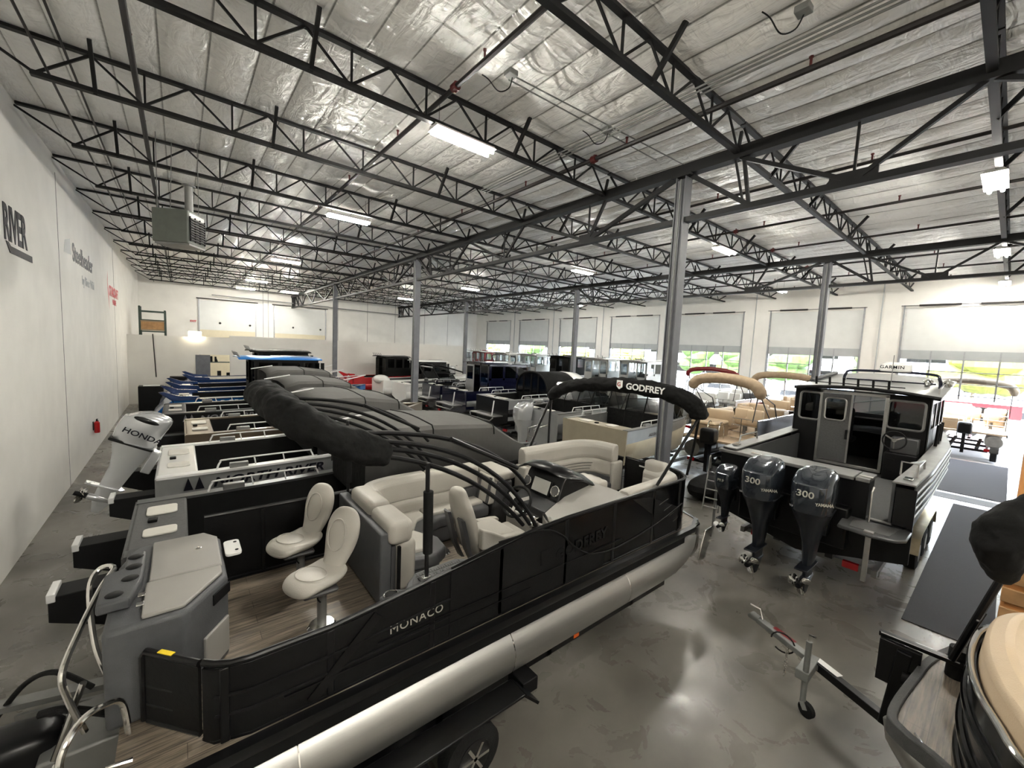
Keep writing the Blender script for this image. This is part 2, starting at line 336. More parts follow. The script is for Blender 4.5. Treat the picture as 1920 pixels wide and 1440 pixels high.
# back wall overhead doors, seen above the partition
for i, (x0, x1) in enumerate([(3.7, 7.6), (9.1, 13.4)]):
    r = struct(bpy.data.objects.new('door_%d' % (i+9), None)); sc.collection.objects.link(r); r.location = (x0, YB, 0); W = x1-x0
    MB().box(0, W, -.06, -.01, 4.7, 7.1).build('upper_panel', 'panelw', r, 0)
    MB().box(0, W, -.07, -.01, 0, 4.7).build('lower_panel', mat('cream_door_%d' % i, (.60, .54, .40), .6, noise=.03), r, 0)
    MB().box(-.08, 0, -.1, 0, 0, 7.2).box(W, W+.08, -.1, 0, 0, 7.2).build('track', 'muntin', r, 0)
    MB().cyl((-.2, -.2, 7.25), (W+.2, -.2, 7.25), .04, 8).build('torsion_spring', 'pipe', r)
    MB().ball((W*.35, -.07, 5.3), .09, 8).ball((W*.9, -.07, 5.25), .09, 8).build('vent_plug', 'pipe', r)
for i, x in enumerate([8.2, 8.6, 14.6, 17.5, 20.5, 24, 27]):
    struct(MB().box(x, x+.03, YB-.012, YB, 4, 9).build('trim_%d' % (i+4), 'lgreyt', smooth=0))
# ceiling: insulation sheet sagging between purlins and joists
xs, ys = [], []
x = -.2
while x < XW+.3: xs += [x+.61*q for q in (0, .06, .3, .5, .7, .94)]; x += .61
y = -7.
while y < YB+.3: ys.append(y); y += .254
xs = np.array(xs); ys = np.array(ys); rng = np.random.default_rng(3)
ncell = len(xs)//6+1; ph = rng.uniform(.4, 1.2, (ncell, int(len(ys)/12)+2))
V = []
for j, yy in enumerate(ys):
    ty = ((yy-.53)/3.0475) % 1.0; sy = math.sin(math.pi*ty)**.6
    for i, xx in enumerate(xs):
        tx = ((xx+.2)/.61) % 1.0; sx = math.sin(math.pi*min(1, max(0, tx)))**.7 if 0 < tx < 1 else 0
        V.append((xx, yy, HC+.055-(.03+.085*sx*ph[i//6, j//12])*(.35+.65*sy)-.012*math.sin(yy*4.1+i//6*1.7)*sx))
nx = len(xs); F = [(j*nx+i, j*nx+i+1, (j+1)*nx+i+1, (j+1)*nx+i) for j in range(len(ys)-1) for i in range(nx-1)]
cl = MB().add(V, F); cl.build('ceiling', 'vinyl', smooth=True)['kind'] = 'structure'
struct(MB().box(-.3, XW+.3, -7.3, YB+.3, 8.95, 9.1).build('roof_deck', 'wall', smooth=0))

def rrect(w, h, r, n=3, cx=0, cy=0):
    out = []
    for sx, sy, a in ((1,1,0), (-1,1,90), (-1,-1,180), (1,-1,270)):
        for i in range(n+1):
            t = R(a+90*i/n); out.append((cx+sx*(w/2-r)+r*math.cos(t), cy+sy*(h/2-r)+r*math.sin(t)))
    return out
def cush(x0, x1, y0, y1, z0, z1, r=.05): return MB().box(x0, x1, y0, y1, z0, z1), r
def cbuild(x0, x1, y0, y1, z0, z1, name, mt, parent, r=.05, rot=None):
    return MB().box(x0, x1, y0, y1, z0, z1).build(name, mt, parent, bevel=r, seg=4, smooth=180)
# ------------------------------------------------------------------ roof steel
G1, G2, YA, S = 10.54, 20.89, 4.64, 12.19
def joist(x0, x1, first):
    r = thing('roof_joist', 'x', 'roof joist', (x0, 0, 0)); L = x1-x0; e = .76 if first else .25
    MB().bar((.02, 0, 8.65), (L-.02, 0, 8.65), .10, .05).build('top_chord', 'steel', r, 0)
    MB().bar((e, 0, 8.11), (L-.12, 0, 8.11), .10, .07).build('bottom_chord', 'steel', r, 0)
    tops = [1.41+1.22*i for i in range(8) if 1.41+1.22*i < L-.4]; bots = [t-.61 for t in tops]+[tops[-1]+.5]
    m = MB(); v = []
    for i, t in enumerate(tops):
        m.bar((bots[i], 0, 8.12), (t, 0, 8.64), .035).bar((t, 0, 8.64), (bots[i+1], 0, 8.12), .03)
        if i: v.append(bots[i]+.02)
    m.bar((0 if first else .1, 0, 8.60), (bots[0], 0, 8.12), .035).bar((bots[-1], 0, 8.12), (L, 0, 8.5), .05)
    m.build('diagonal_webs', 'steel', r, 0); 
    me = None
    for x in v:
        if me is None: o = MB().bar((0, 0, 8.12), (0, 0, 8.64), .03).build('vertical_web', 'steel', r, 0); me = o.data
        else: o = bpy.data.objects.new('vertical_web', me); sc.collection.objects.link(o); o.parent = r
        o.location.x = x
    for x in (1.45, 3.92, 7.6): MB().bar((x, 0, 8.08), (x, -.47, 8.66), .07, .05, up=(1,0,0)).build('brace', 'steel', r, 0)
    return r
bays = [(0, G1, 'left bay', 1), (G1, G2, 'middle bay', 0), (G2, XW, 'right bay by the doors', 0)]
for x0, x1, nm, fst in bays:
    src = None
    for k in range(-2, 13):
        j = joist(x0, x1, fst) if src is None else copy_tree(src); src = src or j
        j.location = (x0, 3.578+3.0475*k, 0)
        j['label'] = 'dark open-web roof joist, %s from the camera, %s' % (ORD[k+2], nm); j['group'] = 'roof joists in the '+nm
def girder(x):
    r = thing('roof_girder', 'x', 'roof girder', (x, 0, 0))
    MB().bar((0, -.0, 8.11), (0, S-.0, 8.11), .20, .21).build('top_chord', 'steel', r, 0)
    MB().bar((0, 0, 7.11), (0, S, 7.11), .16, .10).build('bottom_chord', 'steel', r, 0)
    segs = [(0.05,8.05,2.5,7.14,.12),(1.99,8.05,2.5,7.14,.09),(2.5,7.14,5.04,8.05,.10),(2.5,7.14,2.5,8.05,.05),(5.04,8.05,6.0,7.14,.09),(6.0,7.14,8.09,8.05,.09),(6.0,7.14,6.0,8.05,.05),
            (8.09,8.05,9.39,7.14,.09),(9.39,7.14,9.39,8.05,.05),(9.39,7.14,11.13,8.05,.10),(11.05,8.05,10.89,7.14,.08),(11.2,8.05,10.98,7.14,.05),(10.89,7.14,12.13,8.05,.12)]
    for a, za, c, zc, w_ in segs: MB().bar((0, a, za), (0, c, zc), w_*.7, w_*.7, up=(1,0,0)).build('web', 'steel', r, 0)
    MB().box(-.02, .02, 2.2, 2.8, 7.1, 7.32).box(-.02, .02, 9.1, 9.7, 7.1, 7.3).build('gusset_plate', 'steel', r, 0)
    return r
gs = None
for gx, gn in ((G1, 'nearer post row'), (G2, 'farther post row')):
    for k in range(-1, 4):
        g = girder(gx) if gs is None else copy_tree(gs); gs = gs or g
        g.location = (gx, YA+S*k - (0 if k < 3 else 0), 0)
        if k == 3: g.scale.y = (YB-YA-3*S)/S
        g['label'] = 'deep dark steel roof girder over the %s, %s span from the camera' % (gn, ORD[k+1]); g['group'] = 'roof girders'
ps = None
names = {(0,0): 'tall grey steel post rising right behind the black pontoon boat', (0,1): 'grey steel post behind the grey canvas covers', (0,2): 'grey steel post standing before the low partition wall, leftmost',
         (1,0): 'grey steel post behind the dark cabin boat with two motors', (1,1): 'slim grey post behind the arched black boat cover, before the doors', (1,2): 'slim grey post at the right end of the low partition', (0,-1): 'grey post beside the mezzanine, out of frame', (1,-1): 'grey post at the far right'}
for r_, gx in enumerate((G1, G2)):
    for k in range(3):
        if ps is None:
            ps = thing('steel_post', 'x', 'post'); o = ps
            MB().box(-.125, .125, -.11, -.09, 0, 7.96).box(-.125, .125, .09, .11, 0, 7.96).box(-.012, .012, -.09, .09, 0, 7.96).box(-.10, .10, -.088, .088, 0, 7.9).build('shaft', 'post', ps, 0)
            MB().box(-.2, .2, -.2, .2, 0, .03).build('base_plate', 'post', ps, 0); MB().box(-.16, .16, -.2, .2, 7.96, 8.02).build('cap_plate', 'steel', ps, 0)
            MB().cyl((-.15, -.02, .3), (-.15, -.02, 7.9), .018, 8).build('conduit', 'conduit', ps)
        else: o = copy_tree(ps)
        o.location = (gx, YA+S*k, 0); o['label'] = names[(r_, k)]; o['group'] = 'steel posts'
# ------------------------------------------------------------------ strip lamps
def lamp():
    r = thing('strip_lamp', 'x', 'ceiling lamp'); 
    MB().ext([(-.17, .0), (.17, .0), (.10, .07), (-.10, .07)], 'x', -.62, .62).build('housing', 'lampw', r, 0)
    for s in (-.09, .09): MB().cyl((-.60, s, -.03), (.60, s, -.03), .032, 10).build('tube', 'tube', r)
    MB().cyl((-.5, 0, .06), (-.5, 0, .645), .006, 5).cyl((.5, 0, .06), (.5, 0, .645), .006, 5).build('hanger', 'conduit', r)
    return r
L0 = None; rows = []
for y, t in ((6.66, 'nearest the camera'), (13.15, 'second from the camera'), (22.6, 'third from the camera'), (32.3, 'fourth from the camera'), (38.2, 'farthest')): rows.append((6.47, y, 'white strip lamp of the left bay, '+t))
rows += [(9.4, 37.6, 'white strip lamp at the far end just left of the post row'), (17.05, 6.66, 'white strip lamp of the middle bay, nearest and right of the tall post'), (17.05, 13.1, 'white strip lamp of the middle bay, second one deep'),
  (17.05, 22.6, 'white strip lamp of the middle bay, third one deep'), (17.05, 32.4, 'white strip lamp of the middle bay, fourth one deep'), (14.9, .58, 'bright strip lamp at the right frame edge, nearest of three'),
  (22.5, .58, 'bright strip lamp at the right frame edge, middle of three'), (29.6, .58, 'bright strip lamp at the right frame edge, farthest of three'), (27.2, 8.2, 'white strip lamp in the right bay behind the far post'),
  (27.2, 22.6, 'white strip lamp in the right bay, deep in the hall'), (6.47, -3.2, 'unseen strip lamp over the camera, added for its light'), (3.0, -3.2, 'unseen strip lamp over the camera by the left wall, added for its light')]  # last two lamps are out of view, added for extra light
for x, y, lb in rows:
    o = lamp() if L0 is None else copy_tree(L0); L0 = L0 or o
    o.location = (x, y, 8.02); o['label'] = lb; o['group'] = 'strip lamps'
# ------------------------------------------------------------------ pipes, conduits, boxes
def pipe(x, z, r, label, mt='pipe', y0=-6.5, y1=42.3, fit=True, name='sprinkler_pipe'):
    p = thing(name, label, 'pipe', (x, 0, 0), group='ceiling pipes')
    MB().cyl((0, y0, z), (0, y1, z), r, 8).build('run', mt, p)
    if fit:
        m = MB()
        for k in range(-1, 13): m.cyl((0, 2.2+3.0475*k, z+r), (0, 2.2+3.0475*k, z+r+.10), .018, 6).cyl((0, 2.2+3.0475*k, z+r+.10), (0, 2.2+3.0475*k, z+r+.12), .03, 6)
        m.build('sprinkler_heads', 'redvalve', p)
        MB().cyl((0, 6.0, z), (0, 6.12, z), r*1.7, 10).cyl((-.0, 6.06, z-.09), (0, 6.06, z+.09), .02, 6).build('coupling', 'redvalve', p)
for x, z, r_, lb in [(1.95, 8.35, .04, 'dark sprinkler pipe nearest the left wall'), (5.92, 8.45, .04, 'dark sprinkler pipe crossing above the nearest strip lamp'), (9.35, 8.42, .045, 'dark sprinkler pipe just left of the nearer girder'),
    (13.3, 8.4, .035, 'sprinkler pipe in the middle bay, nearest of three'), (16.4, 8.4, .035, 'sprinkler pipe in the middle bay, second of three'), (19.6, 8.4, .035, 'sprinkler pipe in the middle bay, third of three'),
    (23.6, 8.4, .035, 'sprinkler pipe in the right bay, nearest of three'), (26.6, 8.4, .035, 'sprinkler pipe in the right bay, second of three'), (29.6, 8.4, .035, 'sprinkler pipe in the right bay, nearest the doors')]: pipe(x, z, r_, lb)
for i, x in enumerate((8.75, 8.85, 8.95)): pipe(x, 8.5, .016, 'thin galvanised conduit, %s of three side by side' % ('leftmost', 'middle', 'rightmost')[i], 'conduit', -6.5, 9.5, False, 'conduit')
c = thing('cross_conduit', 'thin galvanised conduit running across from the ceiling junction box', 'conduit', (6.5, 0, 0))
MB().cyl((0, 5.3, 8.52), (4.6, 5.0, 8.52), .012, 6).cyl((0, 5.42, 8.52), (4.0, 5.3, 8.52), .012, 6).build('run', 'conduit', c)
pipe(.95, 8.17, .018, 'thin dark bridging rod through the joist ends along the left wall', fit=False, name='bridging_rod'); pipe(1.12, 8.60, .018, 'upper thin dark bridging rod along the left wall', fit=False, name='bridging_rod')
g_ = thing('gas_pipe', 'pale horizontal pipe crossing high in front of the back wall', 'pipe', (4.5, 41.9, 0)); MB().tube([(0,0,7.55),(9,0,7.45),(9.2,0,7.4),(18.4,0,7.3),(18.4,0,8.5)], .04, 8).build('run', 'conduit', g_)
for x, y, z, lb in ((6.45, 5.3, 8.53, 'grey round junction box on the ceiling above the nearest lamp'), (8.8, 5.3, 8.53, 'small grey junction box where conduits cross'), (8.3, 2.0, 8.53, 'grey junction box with curled wires at the top edge')):
    j = thing('junction_box', lb, 'junction box', (x, y, z), group='junction boxes')
    MB().box(-.08, .08, -.08, .08, -.04, .04).build('box', 'conduit', j, bevel=.01)
    MB().tube(smoothpath([(.03, 0, -.03), (.03, .08, -.16), (-.08, .2, -.2), (-.22, .28, -.05), (-.3, .35, .02)]), .009, 6).build('cable', 'blackm', j)
# heater
h = thing('unit_heater', 'grey-green unit heater with louvres hung under the left joists', 'heater', (2.45, 12.2, 6.68), -32)
MB().box(-.36, .36, -.3, .34, -.36, .36).build('casing', 'heater', h, bevel=.02)
MB().box(-.33, .37, -.27, .30, -.40, -.36).build('bottom_pan', 'alud', h)
m = MB()
for i in range(9): m.box(.362, .40, -.24, .28, -.27+i*.055, -.245+i*.055)
for i in range(4): m.box(.362, .39, -.24+i*.17, -.225+i*.17, -.30, .24)
m.build('louvres', 'steel', h, 0); MB().box(.362, .368, -.24, .28, .22, .31).build('label_plate', 'lwhite', h, 0)
MB().cyl((.1, .2, .3), (.1, .2, 1.0), .08, 12).cyl((.1, .2, 1.0), (.1, .2, 1.03), .13, 12).build('flue', 'alud', h)
MB().cyl((-.3, -.2, .3), (-.3, -.2, 1.97), .008, 5).cyl((.3, .2, .3), (.3, .2, 1.97), .008, 5).cyl((-.3, .2, .3), (-.3, .3, 1.97), .008, 5).build('hanger_rod', 'conduit', h)
# left wall signs
s = thing('wall_sign', 'large black RIVER lettering with underline on the left wall', 'sign', (0.006, 11.6, 0))
text('RIVER', .90, (0, .02, 5.90), (0,1,0), (0,0,1), 'lblack', s, sx=.62, off=.022, ext=.004)
MB().ext([(.10,5.86),(.24,5.86),(.36,5.80),(1.78,5.80),(1.78,5.67),(.30,5.67)], 'x', -.002, .006).build('underline', 'lblack', s, 0)
s = thing('wall_sign', 'small dark sign lettering with pale line below, middle of the left wall signs', 'sign', (0.006, 17.2, 0))
text('Steelheader', .75, (0, .6, 6.33), (0,1,0), (0,0,1), 'lgreyt', s, off=.012); text('by River Wild', .42, (0, 2.0, 5.75), (0,1,0), (0,0,1), 'panelg', s)
MB().quad((0,-.6,6.4),(0,.4,6.45),(0,.3,6.9),(0,-.4,6.75)).build('emblem', 'panelg', s, 0)
s = thing('wall_sign', 'small red lettering with a tall red swoosh on the left wall', 'sign', (0.006, 25.2, 0))
MB().quad((0,.0,6.5),(0,.25,6.9),(0,.12,6.4),(0,.45,5.9),(0,.42,5.2),(0,.28,5.6),(0,.05,6.1)).build('emblem', 'lred', s, 0)
text('STARCRAFT', .62, (0, .6, 5.88), (0,1,0), (0,0,1), 'lred', s, off=.02); text('MARINE', .38, (0, 1.6, 5.5), (0,1,0), (0,0,1), 'lred', s)
# extinguisher
e = thing('fire_extinguisher', 'small red fire extinguisher hanging on the left wall', 'fire extinguisher', (.1, 20.0, .72))
MB().tube([(0,0,0), (0,0,.02), (0,0,.36), (0,0,.41)], [.06, .075, .075, .03], 14).build('cylinder', 'ext', e)
MB().cyl((0,0,.41),(0,0,.46),.025,8).box(-.02,.02,-.02,.12,.46,.48).build('valve', 'black', e); MB().tube(smoothpath([(0,.05,.44),(.02,.16,.38),(.02,.15,.2)]), .01, 6).build('hose', 'rubber', e)
MB().box(-.1,-.08,-.05,.05,.1,.4).build('bracket', 'black', e, 0)
# wall light, exit sign, rack, boxes
l = thing('wall_light', 'glowing flood light on top of the low partition', 'wall light', (3.15, 32.62, 4.3)); MB().box(-.32, .32, -.06, .06, -.17, .17).build('lens', mat('flood', (1,1,1), emit=(1, .86, .6), estr=22), l, bevel=.02); MB().box(-.34, .34, .06, .12, -.19, .19).build('housing', 'black', l)
l = thing('exit_sign', 'small red EXIT sign above the glowing wall light', 'sign', (3.25, YB-.08, 5.35)); MB().box(-.22, .22, -.03, .03, -.12, .12).build('box', 'panelw', l); text('EXIT', .2, (-.17, -.035, -.07), (1,0,0), (0,0,1), 'lred', l, off=.01)
l = thing('storage_rack', 'green pallet rack holding a wooden crate above the partition, far left', 'rack', (.5, 34.3, 0))
for x in (0, 1.2):
    for y in (0, .9): MB().box(x-.05, x+.05, y-.05, y+.05, 0, 5.9 if x == 0 else 5.7).build('upright', 'rack', l, 0)
for z in (4.35, 5.05, 5.6):
    for yy in (-.05, .9): MB().box(0, 1.2, yy, yy+.03, z-.05, z+.03).build('beam', 'rack', l, 0)
l = thing('wooden_crate', 'plywood crate lying on the green rack', 'crate', (.55, 34.25, 4.4)); MB().box(0, 1.1, 0, .9, 0, .62).build('body', 'ply', l, 0); MB().box(-.01, 1.11, -.02, 0, 0, .08).box(-.01, 1.11, -.02, 0, .54, .62).build('batten', 'beiged', l, 0)
l = thing('speaker_cabinet', 'black cabinet on the floor in the far left corner', 'cabinet', (.6, 29.6, 0)); MB().box(0, 1.05, 0, .7, 0, 1.35).build('body', 'blackm', l, bevel=.02); MB().box(1.05, 1.5, 0, .6, 0, 1.0).build('drawer_unit', 'black', l, bevel=.02)
MB().box(.2, .9, .1, .6, 1.35, 1.38).build('tray', 'panelw', l, 0)
l = thing('folding_table', 'dark table with white paper standing against the partition', 'table', (1.9, 31.2, 0)); MB().box(0, 1.5, 0, .7, 1.45, 1.72).build('table_top', 'blackm', l, 0)
for x in (.03, 1.45): MB().box(x, x+.04, .05, .65, 0, 1.45).build('leg', 'blackm', l, 0)
MB().box(.1, 1.4, .3, .32, .5, 1.4).build('backboard', 'panelw', l, 0)
l = thing('door_leaf', 'grey door leaf standing open at the partition doorway', 'door', (3.15, YP-.08, 0)); MB().box(0, .75, 0, .05, 0, 3.0).build('leaf', 'post', l, 0); MB().box(.68, .74, -.04, 0, 1.2, 1.35).build('handle', 'blackm', l, 0)
l = thing('hanging_cable', 'thin dark cable hanging down the partition near the left corner', 'cable', (1.15, YP-.03, 0)); MB().cyl((0,0,4.2),(.1,0,1.6),.025,6).build('cable', 'pipe', l)
l = thing('parts_shelf', 'cluttered shelf seen through the partition doorway', 'shelf', (3.6, 36.5, -.2)); 
m = MB()
for q in range(22): x, z, w_ = random.uniform(.0, 1.9), random.choice([.25, 1.45, 2.55]), random.uniform(.05, .14); yy = random.uniform(0, .35); m.box(x-w_, x+w_, yy, yy+.15, z, z+random.uniform(.1, .45))
m.build('stored_parts', 'blackm', l)['kind'] = 'stuff'; MB().box(-.1, 2.2, -.1, .6, .2, .25).box(-.1, 2.2, -.1, .6, 1.4, 1.45).box(-.1, 2.2, -.1, .6, 2.5, 2.55).build('boards', 'rack', l, 0)
# floor mats and drain
for x0, x1, ya, yb, lb in ((11.95, 21.6, -.22, .80, 'long charcoal carpet runner in the foreground right'), (23.3, 31.0, -.28, 1.55, 'wide dark mat under the far pontoon boat')):
    o = MB().box(x0, x1, ya, yb, .001, .014).build('carpet_runner', 'carpet', smooth=0); tag(o, lb, 'carpet', 'floor runners')
o = MB().box(22.2, 23.0, -.45, 1.4, .001, .008).build('trim_20', 'deckg', smooth=0); struct(o)
# ------------------------------------------------------------------ lot outside the doors
struct(MB().box(XW+.3, 130, -60, 120, -.25, -.05).build('ground_outside', 'asphalt', smooth=0))
def tree(x, y, h, r, lb, mt='leaf'):
    t = thing('lot_tree', lb, 'tree', (x, y, -.05), group='trees across the lot')
    MB().tube([(0,0,0), (.05,0,h*.3), (0,.05,h*.55)], [.16,.13,.08], 8).build('trunk', 'brown', t)
    m = MB(); rnd = random.Random(int(x*7+y*3))
    for q in range(9):
        a = rnd.uniform(0, 6.28); d = rnd.uniform(0, r*.6); m.ball((d*math.cos(a), d*math.sin(a), h*rnd.uniform(.4, .85)), (r*rnd.uniform(.4,.6), r*rnd.uniform(.4,.6), h*rnd.uniform(.16,.24)), 10)
    m.build('crown', mt, t)
M['leafy'] = mat('yellow_leaves', (.13, .14, .02), .7, noise=.3, scale=3); M['leafr'] = mat('maroon_leaves', (.05, .012, .018), .7, noise=.3, scale=3)
k = 0
for x, y, h, r, mt, d in [(62, -4.8, 6.4, 3.0, 'leafr', 'maroon tree at the far right beyond the lot'), (60, 2.2, 6.6, 3.6, 'leafy', 'yellow-green tree beyond the rightmost overhead door'), (61, 9.6, 6.2, 2.6, 'leaf', 'green tree left of the yellow-green tree'),
    (60, 17.5, 6.6, 3.4, 'leaf', 'green tree beyond the second door from the right'), (62, 24.6, 6.2, 3.0, 'leaf', 'green tree beyond the dark cabin boat roof'), (60, 29, 6.6, 3.0, 'leaf', 'green tree seen left of the far post'), (61, 41, 6.2, 3.2, 'leafy', 'pale green tree beyond the middle doors'),
    (60, 52, 6.4, 3.4, 'leafy', 'pale green tree beyond the fourth door from the left'), (62, 66, 6.4, 3.4, 'leaf', 'green tree beyond the third door from the left'), (63, 84, 6.2, 3.4, 'leafy', 'pale green tree seen through the second door from left')]: tree(x, y, h, r, d, mt)
def car(x, y, rz, mt, lb):
    c = thing('parked_car', lb, 'car', (x, y, -.05), rz, 'cars parked outside')
    MB().ext([(-2.2,.3),(2.2,.3),(2.25,.75),(1.5,.95),(-2.1,1.0),(-2.25,.7)], 'y', -.88, .88).build('body', mt, c, bevel=.06)
    MB().ext([(-1.7,.98),(1.2,.95),(.55,1.42),(-1.2,1.45)], 'y', -.76, .76).build('cabin', 'tint' if False else 'gloss_' if False else 'gfence', c, bevel=.05)
    for wx in (-1.4, 1.4):
        for wy in (-.9, .72): MB().cyl((wx, wy, .33), (wx, wy+.18, .33), .33, 16).build('wheel', 'tyre', c)
for x, y, rz, mt, lb in [(50, -3, 0, 'white', 'white car parked far right outside'), (50, -.1, 0, 'silver', 'silver car parked beyond the rightmost door'), (50, 2.8, 0, 'navy', 'dark blue car parked beyond the rightmost door'), (50, 13.6, 0, 'silver', 'silver car beyond the second door from the right'),
    (50, 17.2, 0, 'silverd', 'dark grey car beyond the second door from the right'), (50, 20.8, 0, 'white', 'white car beyond the second door from the right'), (50, 30, 90, 'silverd', 'grey car seen left of the far post'), (50, 40, 90, 'white', 'white car beyond the middle doors')]: car(x, y, rz, mt, lb)
b = thing('delivery_truck', 'white and blue truck parked beyond the middle doors', 'truck', (54, 36, -.05), 90, 'vehicles outside')
MB().box(-3, 2.2, -1.2, 1.2, .7, 3.3).build('box_body', 'white', b, bevel=.04); MB().box(2.25, 3.8, -1.1, 1.1, .5, 2.5).build('cab', 'blue', b, bevel=.1)
for wx in (-2, 3): MB().cyl((wx, -1.2, .45), (wx, 1.2, .45), .45, 16).build('wheel', 'tyre', b)
b = thing('red_boat_outside', 'red boat parked just outside the rightmost door', 'boat', (43.5, 2.4, 1.0), 90)
MB().loft([[(x, -w_, 1.15), (x, w_, 1.15), (x, w_*.8, .3), (x, 0, .0), (x, -w_*.8, .3)] for x, w_ in ((-3, 1.15), (1, 1.2), (2.4, .8), (3.3, .1))]).build('hull', 'red', b)
MB().loft([[(x, -w_, 1.16), (x, w_, 1.16), (x, w_*.8, 1.3), (x, -w_*.8, 1.3)] for x, w_ in ((-3, 1.1), (1, 1.1), (2.4, .7), (3.2, .1))]).build('deck', 'white', b)
b = thing('boat_trailer', 'trailer under the red boat outside', 'trailer', (43.5, 2.4, -.05), 90)
MB().box(-2, 3.5, -.06, .06, .55, .65).box(-1.5, -1.3, -1.1, 1.1, .55, .65).box(-1.5, 2, -.7, -.5, .65, 1.25).box(-1.5, 2, .5, .7, .65, 1.25).build('frame', 'black', b)
for wy in (-1.2, 1.0): MB().cyl((-1, wy, .33), (-1, wy+.2, .33), .33, 16).build('wheel', 'tyre', b)
b = thing('office_building', 'pale blue-grey building at the far side of the lot', 'building', (85, 20, -.05))
MB().box(0, 12, -70, 70, 0, 9).build('walls', 'bldg', b, 0)
m = MB()
for q in range(23): m.box(-.05, .02, -68+q*6, -64+q*6, 1.2, 3.0).box(-.05, .02, -68+q*6, -64+q*6, 5, 6.8)
m.build('windows', 'gfence', b, 0)['kind'] = 'stuff'

o = MB().box(47, 47.3, -7, .8, -.05, .75).build('boundary_wall', 'white', smooth=0); tag(o, 'low white wall outside beyond the raised door', 'wall')
# ------------------------------------------------------------------ black pontoon boat (foreground)
P = wthing('pontoon_boat', 'large black pontoon boat with ivory seats filling the foreground', 'boat', (6, 4.65, .42), .95)
YS, YT = 3.40, 5.90
dk = [(2.0,3.42),(2.0,5.88),(9.5,5.88),(9.85,5.75),(10.0,5.4),(10.0,3.85),(9.85,3.5),(9.5,3.36),(2.1,3.36)]
MB().ext(dk, 'z', 1.24, 1.30).build('deck', 'deck', P, 0)
def outline(o, front=9.55, r=.5):   # fence plan, starboard stern round the bow to port stern
    pts = [(2.78, YS-o), (2.95, YS-o)] + [(x, YS-o) for x in (3.2,3.35,3.7,4.1,4.5,5.0,5.6,6.2,6.8,7.4,8.0,8.6)]
    pts += [(front-r+math.sin(a)*(r+o), YS+r-math.cos(a)*(r+o)) for a in [R(q) for q in range(0, 91, 15)]]
    return pts
def ztop(x): return 1.93 if x < 3.4 else 1.93+.28*min(1, (x-3.4)/2.4)
stern = [(2.17, 3.93), (2.46, 3.66)] + [(2.46+.36*math.sin(R(a))*.9+0, 3.40+.26-.26*math.sin(R(a))+0*a) for a in ()] + [(2.56, 3.50), (2.66, 3.42)]
main = outline(0)
def fence_panel(pts, za, zb, mt, name, th=.012):
    m = MB(); rings = []
    for i, p in enumerate(pts):
        a = Vector(pts[max(i-1,0)]); b = Vector(pts[min(i+1,len(pts)-1)]); t = (b-a).normalized(); n = Vector((-t.y, t.x))*th
        z1 = zb(p[0]) if callable(zb) else zb; z0 = za(p[0]) if callable(za) else za
        rings.append([(p[0]-n.x, p[1]-n.y, z0), (p[0]+n.x, p[1]+n.y, z0), (p[0]+n.x, p[1]+n.y, z1), (p[0]-n.x, p[1]-n.y, z1)])
    return m.loft(rings).build(name, mt, P, 30)
fence_panel([(2.50,3.52),(2.56,3.46)]+main[:8], 1.33, lambda x: ztop(x)-.03, 'char', 'fence_panel')
fence_panel(main[7:], 1.33, lambda x: ztop(x)-.03, 'gfence', 'fence_panel')
fence_panel([(2.17,3.93),(2.48,3.56)], 1.36, 1.90, 'char', 'stern_gate')
# charcoal sweep over the gloss panel, ending in a raised curved moulding
cv = smoothpath([(5.1,2.20),(5.75,2.17),(6.1,2.02),(6.35,1.80),(6.7,1.60),(7.3,1.52),(8.3,1.62),(9.1,1.80)], 6)
MB().tube([(p[0], YS-.022, p[1]) for p in cv], .011, 6).build('moulding', 'char', P)
MB().ext([(4.5,1.35),(7.0,1.35),(7.0,1.52)]+[(p[0], p[1]-.01) for p in cv[::-1] if p[0] < 6.9]+[(4.5,2.10)], 'y', YS-.020, YS-.013).build('side_decal', 'char', P, 0)
MB().ext([(8.3,1.36),(9.05,1.36),(9.0,1.75),(8.1,2.1),(7.6,2.17),(8.2,1.8)], 'y', YS-.020, YS-.013).build('side_decal', 'blackm', P, 0)
for q in range(4): MB().bar((8.35+q*.16, YS-.024, 1.93-q*.13), (8.62+q*.13, YS-.024, 1.98-q*.13), .012, .006, up=(0,1,0)).build('chrome_slash', 'chrome', P, 0)
for zf in (.34, .66):
    MB().tube([(p[0], p[1]-(.018 if p[0] < 9.2 else .018), 1.33+(ztop(p[0])-1.33)*zf*(.9 if zf > .5 else 1)) for p in [(2.56,3.46)]+main[:7]], .013, 6).build('fence_rail', 'black', P)
MB().tube([(p[0], p[1], ztop(p[0])) for p in [(2.50,3.54),(2.56,3.48),(2.66,3.42)]+main], .026, 10).build('fence_top_rail', 'black', P)
MB().tube([(p[0], p[1], 1.33) for p in [(2.50,3.54),(2.56,3.46)]+main], .02, 6).build('fence_bottom_rail', 'black', P)
g = MB().tube([(2.48,3.56,1.92),(2.17,3.93,1.92),(2.15,3.95,1.88),(2.15,3.95,1.36)], .026, 10).tube([(2.48,3.56,1.36),(2.17,3.93,1.36)], .022, 8).tube([(2.17,3.92,1.65),(2.48,3.57,1.65)], .014, 6).tube([(2.17,3.92,1.50),(2.48,3.57,1.50)], .014, 6).build('stern_gate_frame', 'black', P)
MB().bar((2.25,3.835,1.947), (2.33,3.74,1.947), .036, .006).build('warning_sticker', 'yellow', P, 0)
for x in (2.62, 3.35, 4.3, 5.15, 6.2, 7.2, 8.2, 9.0):
    MB().box(x-.03, x+.03, YS-.02+(.03 if x < 2.7 else 0), YS+.03, 1.32, ztop(x)-.02).build('fence_post', 'black', P, bevel=.008)
